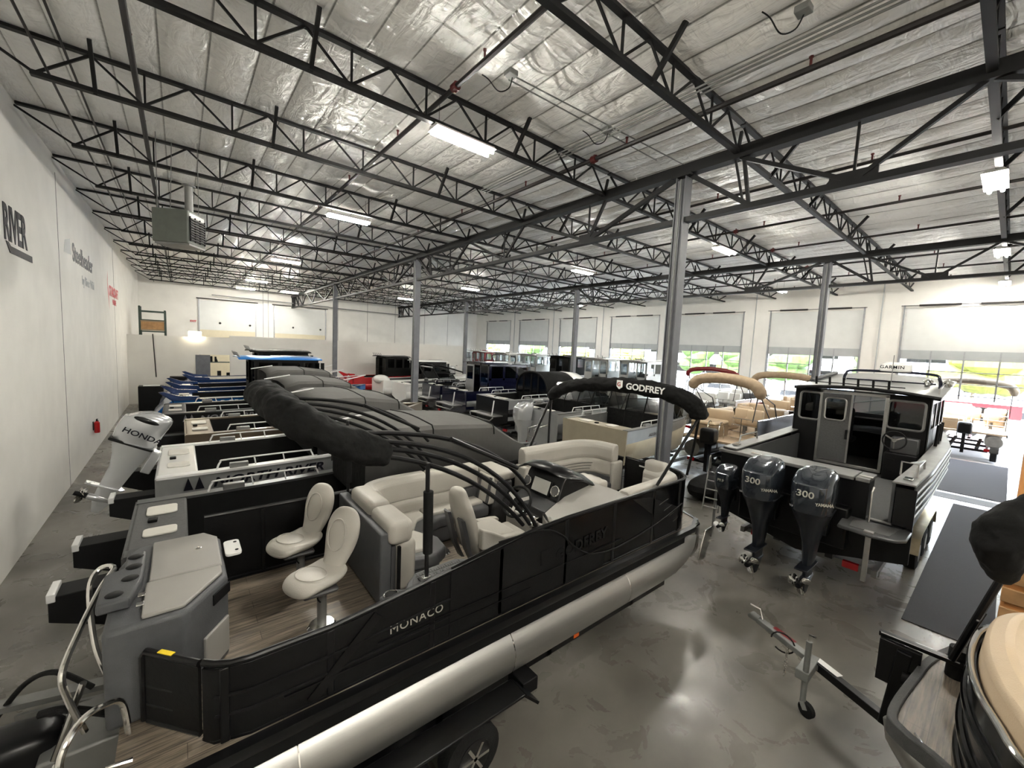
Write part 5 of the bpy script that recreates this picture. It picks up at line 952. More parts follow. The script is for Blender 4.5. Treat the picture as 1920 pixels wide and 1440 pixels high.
# ------------------------------------------------------------------ aluminium boats in rows (local frame: stern at x=0, keel at z=0, bow +x)
def aluboat(name, label, x, ylo, yhi, zg, L=7.0, kz=.5, lower='black', upper='silver', gun='whitep', inner='darkin', cap=None, hatch='offw', rz=0, cat='boat', grp=None,
            rails=True, logo=None, side='l', band=.38, steps=True, foredeck=None, rail_mt='whitep', swoop=False, trim=None):
    B = yhi-ylo; H = zg-kz; b = thing(name, label, cat, (x, (ylo+yhi)/2, kz), rz, grp)
    def w(s): return B/2*(1-max(0, (s-.5)/.5)**2.3*.985)
    def sz(s): return H+.32*s*s
    def kzf(s): return 0 if s < .62 else H*.72*((s-.62)/.38)**2
    ss = [0,.12,.3,.5,.62,.74,.84,.92,.97,1]
    lo, upb, gw, ln = [], [], [], []
    for s in ss:
        X = s*L+(0 if s else -.0); W_ = w(s); z1 = sz(s); z0 = kzf(s); zb = z1-band*(1-.35*s); ch = z0+(z1-z0)*.28
        lo.append([(X, -W_*.975, zb), (X, -W_*.86, ch), (X, 0, z0), (X, W_*.86, ch), (X, W_*.975, zb)])
        for sg in (-1, 1): pass
        upb.append((X, W_, z1, zb)); gw.append((X, W_, z1)); 
    MB().loft(lo, closed=False).build('hull', lower, b, solid=.015)
    m = MB()
    for sg in (-1, 1): m.loft([[(X, sg*W_, z1), (X, sg*W_*.975, zb), (X, sg*(W_*.975-.03), zb), (X, sg*(W_-.03), z1)] for X, W_, z1, zb in upb])
    m.build('topside_band', upper, b)
    m = MB()
    for sg in (-1, 1): m.loft([[(X, sg*(W_+.015), z1-.02), (X, sg*(W_+.015), z1+.02), (X, sg*max(.01, W_-.17), z1+.02), (X, sg*max(.01, W_-.17), z1-.02)] for X, W_, z1 in gw])
    m.build('gunwale', gun, b)
    MB().ext([(-B/2*.975, H*.28), (-B/2, H-.0), (B/2, H-.0), (B/2*.975, H*.28), (0, 0)], 'x', -.02, .02).build('transom', trim or upper, b)
    sl = .6*L
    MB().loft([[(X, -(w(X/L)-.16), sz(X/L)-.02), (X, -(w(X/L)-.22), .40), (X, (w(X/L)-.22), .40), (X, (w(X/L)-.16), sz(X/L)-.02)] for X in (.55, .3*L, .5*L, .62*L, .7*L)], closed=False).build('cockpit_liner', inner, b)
    c = MB().box(.0, .58, -B/2+.12, B/2-.12, .45, H+.01).build('transom_cap', cap or upper, b, bevel=.03)
    for sg, h_ in ((1, .42), (-1, .30)): MB().ext(rrect(.34, h_*B/2.4, .05, 2, .30, sg*B*.20), 'z', H+.01, H+.035).build('hatch', hatch, c, bevel=.008)
    MB().box(.16, .26, -.04, .08, H+.01, H+.05).build('latch', 'blackm', c, bevel=.01)
    if foredeck: MB().loft([[(s*L, -max(.01, w(s)-.12), sz(s)+.01), (s*L, 0, sz(s)+.10*(1-s)+.02), (s*L, max(.01, w(s)-.12), sz(s)+.01)] for s in ss[4:]], closed=False).build('foredeck', foredeck, b, solid=.02)
    if rails:
        for sg in (-1, 1):
            X0 = .85; y = sg*(B/2-.10); m = MB().tube(smoothpath([(X0,y,H+.01),(X0+.06,y,H+.16),(X0+.2,y,H+.19),(X0+1.5,y,H+.20),(X0+1.62,y,H+.17),(X0+1.68,y,H+.02)], 3), .016, 6)
            for q in (.6, 1.1): m.tube([(X0+q,y-.0,H+.19),(X0+q+.03,y,H+.02)], .013, 6)
            m.build('grab_rail', rail_mt, b)
            MB().box(X0+.2, X0+.5, y-.05, y+.05, H+.02, H+.12).build('rod_holder_block', 'alud', b, bevel=.01)
    if steps:
        for sg in (-1, 1): MB().ext([(-.62,H-.62),(-.62,H-.38),(-.55,H-.34),(-.0,H-.34),(-.0,H-.9)], 'y', sg*(B*.33)-.16, sg*(B*.33)+.16).build('swim_step', 'blackm', b, bevel=.008); 
        for sg in (-1, 1): MB().box(-.63, -.56, sg*(B*.33)-.17, sg*(B*.33)+.17, H-.40, H-.30).build('step_edge', 'whitep', b, bevel=.01)
    if swoop:
        for sg in (-1, 1): MB().ext([(-.05,H-.05),(-.45,H+.30),(-.30,H+.32),(.1,H+.16),(.75,H+.12),(.8,H-.02)], 'y', sg*(B/2-.14)-.06, sg*(B/2-.14)+.06).build('stern_fin', gun, b, bevel=.02)
        MB().loft([[(-.05,y,H-.02),(-.30,y,H*.85),(-.62,y,H*.55),(-.70,y,H*.40),(0,y,H*.3)] for y in (-B/2+.02, B/2-.02)]).build('swim_platform', upper, b, bevel=.03)
    if logo:
        s_, size, X0, mt_, sub = logo
        text(s_, size, (X0, -B/2-.006, H-max(band*.66, .26) if band < .55 else H-.27), (1,0,.02), (0,0,1), mt_, b, off=.006, shear=.25, sx=1.25)
        if sub:
            for q in (0, .16): MB().ext([(X0-.42+q, H-.27), (X0-.28+q, H-.27), (X0-.35+q, H-.04)], 'y', -B/2-.012, -B/2-.004).build('tree_emblem', mt_, b, 0)
    b['H'] = H; b['B'] = B; return b
def pane_poly(parent, name, pts, mt): return MB().quad(*pts).build(name, mt, parent, 0)
def cover(b, x0, xa, xc, x1, h, mt='canvas', w_=None, side='bcanvas'):
    H, B = b['H'], b['B']; W_ = (w_ or B)/2-.05
    prof = [(-1,0),(-1,.72),(-.985,.88),(-.93,.955),(-.4,1.0),(0,1.015),(.4,1.0),(.93,.955),(.985,.88),(1,.72),(1,0)]
    rings = [[(X, W_*ww*p, H+.35+(hh-.35)*q if q > 0 else H+.30*hh/h) for p, q in prof] for X, hh, ww in ((x0,h*.90,.96),(x0+.35,h,1),(xa,h*1.0,1),(xc,h*.92,.98),(xc+(x1-xc)*.45,h*.60,.85),(x1,h*.30,.5),(x1+.3,h*.16,.2))]
    c = MB().loft(rings, closed=False).build('canvas_cover', mt, b, sub=0, smooth=24, solid=.015)
    for X in (xa, xc): MB().tube([(X, W_*p*1.005, H+.35+(h*(.92 if X == xc else 1)-.35)*q+.006) for p, q in prof[1:-1]], .012, 5).build('seam', side, c)
    MB().tube([(X, -W_*ww*1.0-.004, H+.30*hh/h) for X, hh, ww in ((x0,h*.90,.96),(xa,h,1),(xc,h*.92,.98),(xc+(x1-xc)*.45,h*.60,.85),(x1,h*.30,.5))], .02, 5).build('hem', side, c)
    MB().loft([[(X, sg*W_*.97, H+.0), (X, sg*W_*.97, H+.35), (X, sg*(W_*.97-.02), H+.35), (X, sg*(W_*.97-.02), H)] for sg in (-1,) for X in (x0+.1, xc+.3)]).build('side_curtain', side, b, 0)
    MB().loft([[(X, W_*.97, H+.0), (X, W_*.97, H+.35), (X, (W_*.97-.02), H+.35), (X, (W_*.97-.02), H)] for X in (x0+.1, xc+.3)]).build('side_curtain', side, b, 0)
    MB().ext([(-W_*.93, H), (-W_*.93, H+h*.55), (-W_*.75, H+h*.85), (W_*.75, H+h*.85), (W_*.93, H+h*.55), (W_*.93, H)], 'x', x0+.02, x0+.04).build('aft_curtain', side, b, 0)
    MB().tube([(x0-.3, W_*.3, H+h-.1), (x0+.4, W_*.3, H+h+.02)], .018, 8).build('support_pole', 'whitep', b)
    return c
def console(b, x, mt='darkin', glass='tint'):
    H, B = b['H'], b['B']
    for sg in (-1, 1): MB().box(x, x+.5, sg*B*.28-.28, sg*B*.28+.28, .4, H+.15).build('helm_console', mt, b, bevel=.04)
    pts = [(x+.45, -B/2+.12, H+.02), (x+1.1, -B*.22, H+.02), (x+1.1, B*.22, H+.02), (x+.45, B/2-.12, H+.02)]
    tp = [(x+.15, -B/2+.20, H+.55), (x+.72, -B*.20, H+.58), (x+.72, B*.20, H+.58), (x+.15, B/2-.20, H+.55)]
    ws = MB().loft([pts, tp], closed=False, cap=False).build('windshield', glass, b, 0)
    m = MB().tube(tp, .02, 6)
    for p, q in zip(pts, tp): m.tube([p, q], .018, 6)
    m.build('frame', 'black', ws)
    for sg in (-1, 1):
        s = MB().box(x-.75, x-.3, sg*B*.25-.23, sg*B*.25+.23, .75, .9).build('seat', 'greyv', b, bevel=.05); MB().box(x-.85, x-.72, sg*B*.25-.22, sg*B*.25+.22, .85, H+.25).build('backrest', 'greyv', s, bevel=.05); MB().cyl((x-.5,sg*B*.25,.4),(x-.5,sg*B*.25,.75),.05,8).build('pedestal', 'alud', s)
def pilothouse(b, x0, x1, top, mt='silver', doormt=None, roof=None, aft='open', w_=None, glass='tint', door='l', raft=.45, racks=True, round_=False):
    H, B = b['H'], b['B']; W_ = (w_ or B)/2-.16; T = H+top; fz = .42
    for sg in (-1, 1):
        m = MB().box(x0, x1, sg*W_-.02, sg*W_+.02, H-.05, H+top*.46).box(x0, x1-.35, sg*W_-.02, sg*W_+.02, T-.16, T)
        n_ = 3
        for q in range(n_+1): X = x0+(x1-x0-.25)*q/n_; m.box(X, X+.15, sg*W_-.02, sg*W_+.02, H+top*.38, T-.16)
        m.build('side_wall', mt, b, 0); MB().box(x0+.05, x1-.3, sg*W_-.004, sg*W_+.004, H+top*.38, T-.16).build('side_window', glass, b, 0)
    MB().loft([[(x1, -W_, H+top*.38), (x1, W_, H+top*.38)], [(x1-.45 if not round_ else x1-.6, -W_, T-.08), (x1-.45 if not round_ else x1-.6, W_, T-.08)]], closed=False, cap=False).build('windshield', glass, b, 0)
    MB().box(x1-.04, x1, -W_, W_, H-.05, H+top*.38).build('front_wall', mt, b, 0); MB().bar((x1, 0, H+top*.38), (x1-.45, 0, T-.08), .05).build('windshield_post', mt, b, 0)
    MB().loft([[(X, W_*1.05*t, T+.07*(1-t*t)) for t in (-1,-.5,0,.5,1)] for X in (x0-raft, x0, x1-.2)], closed=False).build('roof', roof or mt, b, solid=.05)
    d0, d1 = (.05, .55) if door == 'l' else (-.30, .30)
    m = MB().box(x0, x0+.04, -W_, -W_*.9, fz, T).box(x0, x0+.04, W_*.9, W_, fz, T).box(x0, x0+.04, -W_, -d1+.30, fz, H+top*.30).box(x0, x0+.04, -W_, W_, T-.14, T).box(x0, x0+.04, -.34, -.26, fz, T)
    m.build('aft_wall', mt, b, 0); MB().box(x0+.01, x0+.02, -W_*.9, -.34, H+top*.30, T-.14).build('aft_window', glass, b, 0)
    dr = MB().box(x0-.06, x0-.02, .28, W_*.97, fz, H+top*.35).box(x0-.06, x0-.02, .28, .38, H+top*.35, T-.12).box(x0-.06, x0-.02, W_*.88, W_*.97, H+top*.35, T-.12).box(x0-.06, x0-.02, .28, W_*.97, T-.22, T-.12).build('door', doormt or mt, b, 0)
    MB().box(x0-.05, x0-.04, .38, W_*.88, H+top*.35, T-.22).build('pane', glass, dr, 0)
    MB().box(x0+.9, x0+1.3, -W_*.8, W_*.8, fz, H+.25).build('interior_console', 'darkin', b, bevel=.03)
    if racks:
        for q in range(5): MB().cyl((x0-raft+.05, -W_*.8+q*W_*.4, T+.03), (x0-raft-.06, -W_*.8+q*W_*.4, T+.24), .022, 6).build('rod_holder', 'alud', b)
    MB().tube([(x0+.6,-W_*.8,T+.05),(x0+.6,-W_*.8,T+.12),(x1-.6,-W_*.8,T+.12),(x1-.6,-W_*.8,T+.05)], .014, 6).build('roof_rail', 'alu', b)
def fullenclosure(b, x0, x1, top, mt='bcanvas'):   # rounded canvas enclosure with smoked windows aft
    H, B = b['H'], b['B']; W_ = B/2-.12
    arch = [(W_*math.cos(R(a))*(1.0), H+(top)*max(0, math.sin(R(a)))**.62) for a in range(0, 181, 12)]
    MB().loft([[(X, y*k_, H+(z-H)*k2) for y, z in arch] for X, k_, k2 in ((x0,1,1),(x1,1,1.0),(x1+.5,.92,.80),(x1+1.2,.7,.35))], closed=False).build('canopy', mt, b, solid=.015, smooth=60)
    a = MB().ext([(y*.985, H-.35 if i in (0, len(arch)-1) else H+(z-H)*.985) for i, (y, z) in enumerate(arch)], 'x', x0, x0+.02).build('aft_panel', 'darkscreen', b, 0)
    m = MB().tube([(x0, y, z) for y, z in arch], .05, 6)
    for y in (-W_*.45, 0, W_*.5): m.box(x0-.02, x0+.0, y-.05, y+.05, H-.3, H+top*.9)
    m.box(x0-.02, x0, -W_, W_, H-.3, H+.12).build('zip_borders', 'bcanvas', a)
def openenclosure(b, x0, x1, top):   # black lower curtain, clear vinyl above, bimini frame
    H, B = b['H'], b['B']; W_ = B/2-.14
    MB().loft([[(x0,-W_,.45),(x0,W_,.45)],[(x0+.1,-W_,H+.25),(x0+.1,W_,H+.25)]], closed=False, cap=False).build('aft_curtain', 'bcanvas', b, 0, solid=.01)
    v = MB().loft([[(x0+.1,-W_,H+.25),(x0+.1,W_,H+.25)],[(x0+.35,-W_,H+top),(x0+.35,W_,H+top)]], closed=False, cap=False).build('clear_curtain', 'vinylwin', b, 0)
    m = MB()
    for y in (-W_, -W_*.33, W_*.33, W_): m.tube([(x0,y,.5),(x0+.1,y,H+.25),(x0+.35,y,H+top)], .022, 6)
    m.tube([(x0+.1,-W_,H+.25),(x0+.1,W_,H+.25)], .02, 6).build('zips', 'bcanvas', v)
    for sg in (-1, 1):
        MB().loft([[(x0,sg*W_,H),(x1,sg*W_,H+.05)],[(x0+.35,sg*W_,H+top),(x1-.3,sg*W_,H+top)]], closed=False, cap=False).build('side_curtain', 'vinylwin', b, 0)
        MB().tube([(x0+.9,sg*W_,H),(x0+.45,sg*W_,H+top)], .018, 6).tube([(x0+.9,sg*W_,H),(x0+1.5,sg*W_,H+top)], .018, 6).build('bow_tube', 'black', b)
    MB().loft([[(X, W_*t, H+top+.08*(1-t*t)) for t in (-1,-.5,0,.5,1)] for X in (x0+.3, x1-.3)], closed=False).build('bimini_top', 'bcanvas', b, solid=.015)
# ---- left row ---------------------------------------------------------
lr = 'boats in the left row, sterns to the white wall'
b2 = aluboat('fishing_boat', 'dark aluminium boat with two off-white hatches, directly behind the black pontoon boat', 1.87, 6.12, 8.15, 1.76, 7.2, .5, 'black', 'deckg', 'silverd', grp=lr, band=.5, cap='deckg')
cover(b2, 2.75, 3.9, 5.2, 6.6, 1.22)
b3 = aluboat('fishing_boat', 'white boat lettered NORTH RIVER with a silver outboard at its stern', 2.05, 9.10, 11.75, 1.80, 7.2, .5, 'black', 'silver', 'whitep', 'darkin', 'white', grp=lr, logo=('NORTH RIVER', .24, .78, 'lblack', True), band=.62)
cover(b3, 2.5, 3.6, 4.4, 6.0, 1.30)
mo = outboard(b3, (-.05, -.02, 1.57), .86, 'msilver', 'msilver', tilt=28, texts=[('HONDA', .155, (-.70, -.325, .20), (1,0,-.06), (.0,0,1), 'lblack', 1.25)], prop='chrome')
MB().ball((-.36, -.25, .47), (.20, .03, .05), 14).build('air_intake', 'black', mo); MB().box(-.70, -.02, -.25, .25, -.05, -.0).build('cowl_seam', 'black', mo, bevel=.02)
b4 = aluboat('fishing_boat', 'bronze and black boat behind the white NORTH RIVER boat', 2.48, 12.75, 15.2, 1.80, 7.0, .5, 'black', 'brown', 'brown', 'darkin', 'brown', grp=lr, band=.5)
cover(b4, 2.2, 3.2, 4.0, 5.6, 1.35)
b5 = aluboat('fishing_boat', 'black boat with pale hatches just before the blue boat', 1.95, 16.4, 18.8, 1.80, 7.2, .5, 'black', 'char', 'silverd', 'darkin', 'deckg', grp=lr, logo=('NORTH RIVER', .24, .9, 'lgreyt', True), band=.6)
cover(b5, 2.8, 4.0, 4.9, 6.3, 1.42)
b6 = aluboat('fishing_boat', 'blue boat lettered STARCRAFT with a bright blue hardtop', 2.2, 19.7, 22.3, 1.80, 7.6, .5, 'blue', 'blue', 'blued', 'darkin', 'blue', grp=lr, logo=('STARCRAFT', .28, .75, 'lwhite', False), band=.6, swoop=True, steps=False, rails=False)
pilothouse(b6, 2.6, 5.4, 1.62, 'darkin', None, 'bluer', raft=.55, w_=2.7)
b7 = aluboat('fishing_boat', 'second blue boat with a raised stern fin, behind the STARCRAFT one', 2.3, 23.8, 26.2, 1.80, 7.4, .5, 'blue', 'blued', 'blued', 'darkin', 'blue', grp=lr, swoop=True, steps=False, rails=False)
pilothouse(b7, 3.2, 5.8, 1.80, 'darkin', None, 'char', raft=.4)
b8 = aluboat('fishing_boat', 'farthest blue boat by the partition doorway', 2.9, 28.2, 30.6, 1.80, 7.0, .5, 'blue', 'blued', 'blued', 'offw', 'blue', grp=lr, swoop=True, steps=False, rails=False)
for bb_ in (b6, b7, b8):
    H = bb_['H']; m = MB()
    for sg in (-1, 1): m.tube(smoothpath([(5.6,sg*.95,H+.1),(5.9,sg*.95,H+.55),(7.0,sg*.4,H+.72),(7.6,0,H+.8)], 4), .022, 6).tube([(6.4,sg*.75,H+.12),(6.5,sg*.72,H+.62)], .018, 6)
    m.build('bow_rail', 'whitep', bb_)
for i, (x, y, lb) in enumerate([(1.9, 7.25, 'trailer under the dark boat with off-white hatches'), (2.1, 10.4, 'trailer under the white NORTH RIVER boat'), (2.5, 13.97, 'trailer under the bronze and black boat'), (2.0, 17.6, 'trailer under the black boat beside the blue one'),
    (2.3, 21.0, 'trailer under the blue STARCRAFT boat'), (2.4, 25.0, 'trailer under the second blue boat'), (3.0, 29.4, 'trailer under the farthest blue boat')]): trailer('boat_trailer', lb, x, y, x+6.8, 1.0, 'black', .42, (2.2, 3.0), .30)
# ---- middle row --------------------------------------------------------
mr = 'boats in the middle row between the posts'
c1 = aluboat('fishing_boat', 'open tan-sided aluminium boat with black enclosure, beside the tall post', 12.75, 7.1, 9.7, 2.0, 5.6, .55, 'tancan', 'silver', 'alud', 'alud', 'tancan', grp=mr, rz=1, band=.42, steps=False, logo=('ALUMAWELD', .13, 1.2, 'lgreyt', False), trim='tancan')
openenclosure(c1, 2.2, 4.4, 1.0); console(c1, 3.2)
c2 = aluboat('fishing_boat', 'silver aluminium boat with clear curtains behind the arched black cover', 13.3, 10.5, 13.0, 1.95, 6.8, .5, 'silverd', 'silver', 'alud', 'darkin', 'silverd', grp=mr, band=.4, steps=False)
openenclosure(c2, 1.9, 4.2, 1.0); console(c2, 3.0)
outboard(c2, (.0, .35, 1.0), .95, 'msilver', 'msilver', tilt=4); 
MB().tube([(-.9,-.6,.3),(-.9,-.6,.9),(-.2,-.6,1.0)], .02, 6).tube([(-.9,-.9,.3),(-.9,-.9,.9),(-.2,-.9,1.0)], .02, 6).tube([(-.9,-.6,.6),(-.9,-.9,.6)], .018, 6).build('swim_ladder', 'alu', c2)
c3 = aluboat('fishing_boat', 'silver and black boat with rounded black enclosure, lettered NORTH RIVER', 14.0, 14.35, 16.95, 1.92, 7.4, .5, 'black', 'silver', 'silver', 'darkin', 'silver', grp=mr, logo=('NORTH RIVER', .2, .95, 'navy', True), band=.42, trim='black', steps=False)
MB().box(-.62, 0, -c3['B']*.36, c3['B']*.36, c3['H']-.78, c3['H']-.73).build('swim_platform', 'alud', c3, bevel=.01); MB().tube([(-.60,-c3['B']*.36,c3['H']-.80),(-.66,-c3['B']*.30,c3['H']-.95),(-.66,c3['B']*.30,c3['H']-.95),(-.60,c3['B']*.36,c3['H']-.80)], .03, 8).build('platform_rail', 'alu', c3); MB().tube([(-.45,-c3['B']*.25,c3['H']-.75),(-.35,-c3['B']*.25,c3['H']-.05)], .03, 8).build('folded_ladder', 'whitep', c3)
fullenclosure(c3, 2.5, 4.6, 1.25, 'bcanvas'); MB().loft([[(X, 1.05*math.cos(R(a))*k_, c3['H']+1.22*k2*max(0, math.sin(R(a)))**.62) for a in range(0, 181, 15)] for X, k_, k2 in ((4.7,1.02,1.03),(5.6,1.0,.98),(6.3,.8,.5))], closed=False).build('white_hardtop', 'white', c3, solid=.02)
c4 = aluboat('fishing_boat', 'navy cabin boat with a grey aft door, left of the rounded enclosure', 14.05, 17.95, 20.5, 1.92, 7.6, .5, 'silverd', 'navy', 'navy', 'darkin', 'navy', grp=mr, band=.5, steps=False)
MB().box(-.62, 0, -c4['B']*.36, c4['B']*.36, c4['H']-.78, c4['H']-.73).build('swim_platform', 'alud', c4, bevel=.01); MB().tube([(-.60,-c4['B']*.36,c4['H']-.80),(-.66,-c4['B']*.30,c4['H']-.95),(-.66,c4['B']*.30,c4['H']-.95),(-.60,c4['B']*.36,c4['H']-.80)], .03, 8).build('platform_rail', 'alu', c4); MB().tube([(-.45,-c4['B']*.25,c4['H']-.75),(-.35,-c4['B']*.25,c4['H']-.05)], .03, 8).build('folded_ladder', 'whitep', c4)
pilothouse(c4, 1.5, 4.6, 1.50, 'navy', 'silver', 'navy', raft=.25, w_=2.6)
MB().tube(smoothpath([(3.4,-1.0,c4['H']+1.52),(3.3,-1.0,c4['H']+1.95),(3.3,1.0,c4['H']+1.95),(3.4,1.0,c4['H']+1.52)], 4), .03, 8).build('radar_arch', 'black', c4)
c5 = aluboat('fishing_boat', 'dark navy open boat with chrome rails beside the navy cabin boat', 14.3, 21.2, 23.5, 1.88, 7.2, .5, 'silverd', 'navy', 'navy', 'darkin', 'navy', grp=mr, band=.5, steps=False)
MB().box(-.62, 0, -c5['B']*.36, c5['B']*.36, c5['H']-.78, c5['H']-.73).build('swim_platform', 'alud', c5, bevel=.01); MB().tube([(-.60,-c5['B']*.36,c5['H']-.80),(-.66,-c5['B']*.30,c5['H']-.95),(-.66,c5['B']*.30,c5['H']-.95),(-.60,c5['B']*.36,c5['H']-.80)], .03, 8).build('platform_rail', 'alu', c5); MB().tube([(-.45,-c5['B']*.25,c5['H']-.75),(-.35,-c5['B']*.25,c5['H']-.05)], .03, 8).build('folded_ladder', 'whitep', c5)
console(c5, 3.0)
c6 = aluboat('runabout_boat', 'white runabout lettered STARCRAFT beside the second post', 13.4, 23.9, 26.1, 1.75, 7.0, .5, 'white', 'white', 'white', 'greyv', 'white', grp=mr, logo=('STARCRAFT', .2, .8, 'lblack', False), rails=False, steps=False, band=.5)
console(c6, 3.0, 'char'); MB().tube(smoothpath([(2.6,-1.0,1.2),(1.9,-1.0,2.3),(2.4,-1.0,2.45),(4.2,-1.0,2.0)], 4), .05, 8).tube(smoothpath([(2.6,1.0,1.2),(1.9,1.0,2.3),(2.4,1.0,2.45),(4.2,1.0,2.0)], 4), .05, 8).tube([(1.95,-1,2.3),(1.95,1,2.3)], .05, 8).build('wake_tower', 'black', c6)
c7 = aluboat('runabout_boat', 'white cabin runabout with rounded white engine hatch, in front of the red boat', 13.0, 26.6, 28.7, 1.75, 7.6, .5, 'white', 'white', 'white', 'greyv', 'white', grp=mr, rails=False, steps=False, band=.5)
pilothouse(c7, 2.9, 5.2, 1.35, 'char', None, 'white', raft=.3, round_=True); MB().ball((.25,0,1.25), (.5,.95,.32), 16).build('engine_hatch', 'white', c7)
c8 = aluboat('runabout_boat', 'glossy red boat with black canopy before the partition', 11.9, 29.3, 31.6, 1.72, 7.4, .5, 'red', 'red', 'red', 'darkin', 'red', grp=mr, swoop=True, steps=False, rails=False, band=.5)
pilothouse(c8, 2.4, 4.6, 1.55, 'darkin', None, 'char', raft=.3, w_=2.2, glass='darkscreen')
for x, y, lb in [(11.9, 8.5, 'trailer under the open tan-sided boat'), (13.4, 11.75, 'trailer under the silver boat with clear curtains'), (14.1, 15.65, 'trailer with bright fender under the boat with rounded enclosure'), (14.1, 19.2, 'trailer under the navy cabin boat'),
    (14.3, 22.35, 'trailer under the dark navy open boat'), (13.4, 25.0, 'trailer under the white STARCRAFT runabout'), (13.0, 27.6, 'trailer under the white cabin runabout'), (11.9, 30.4, 'trailer under the red boat inside')]: trailer('boat_trailer', lb, x, y, x+6.8, 1.08, 'alud', .42, (2.4, 3.2), .31, fm='alu')
# ---- right row: pilothouse boats ---------------------------------------
rr_ = 'pilothouse boats in the right row'
for yc_, mt_, roof, lb, xo in [(15.15, 'silver', 'white', 'pale grey pilothouse boat with glaring window, nearest of the right row', 22.0), (18.1, 'silver', 'white', 'pale grey pilothouse boat with open door, second of the right row', 22.0), (21.6, 'darkin', 'blackm', 'boat with a black pilothouse in the right row', 22.0),
    (25.2, 'silver', 'silver', 'light grey pilothouse boat behind the black pilothouse', 22.0), (28.7, 'lgrey', 'white', 'grey pilothouse boat near the far door', 22.0), (32.4, 'redd', 'white', 'boat with a dark red pilothouse, far back', 22.0), (36.0, 'silver', 'white', 'farthest white pilothouse boat by the back wall', 22.0)]:
    pb = aluboat('pilothouse_boat', lb, xo, yc_-1.3, yc_+1.3, 2.45, 8.6, .6, 'silverd' if mt_ == 'darkin' else 'silver', 'white' if mt_ != 'darkin' else 'silver', 'white', 'lgrey', 'silver', grp=rr_, band=.5, foredeck='white', rails=False, steps=False)
    pilothouse(pb, 2.6, 5.2, 1.42, mt_, None, roof, raft=.35, w_=2.3, glass='darkscreen' if mt_ == 'darkin' else 'paleglass', round_=True); 
    MB().box(3.2, 3.5, -.3, .3, pb['H']+1.45, pb['H']+1.55).build('roof_hatch', mt_, pb, bevel=.02)
    outboard(pb, (0, 0, 1.2), .9, 'msilver' if yc_ > 20 else 'mslate', 'mslated')
    trailer('boat_trailer', 'trailer under the '+lb.split(',')[0].replace('boat with ', '')[:60], xo, yc_, xo+8.2, 1.1, 'alud', .5, (3.0, 3.8), .33)
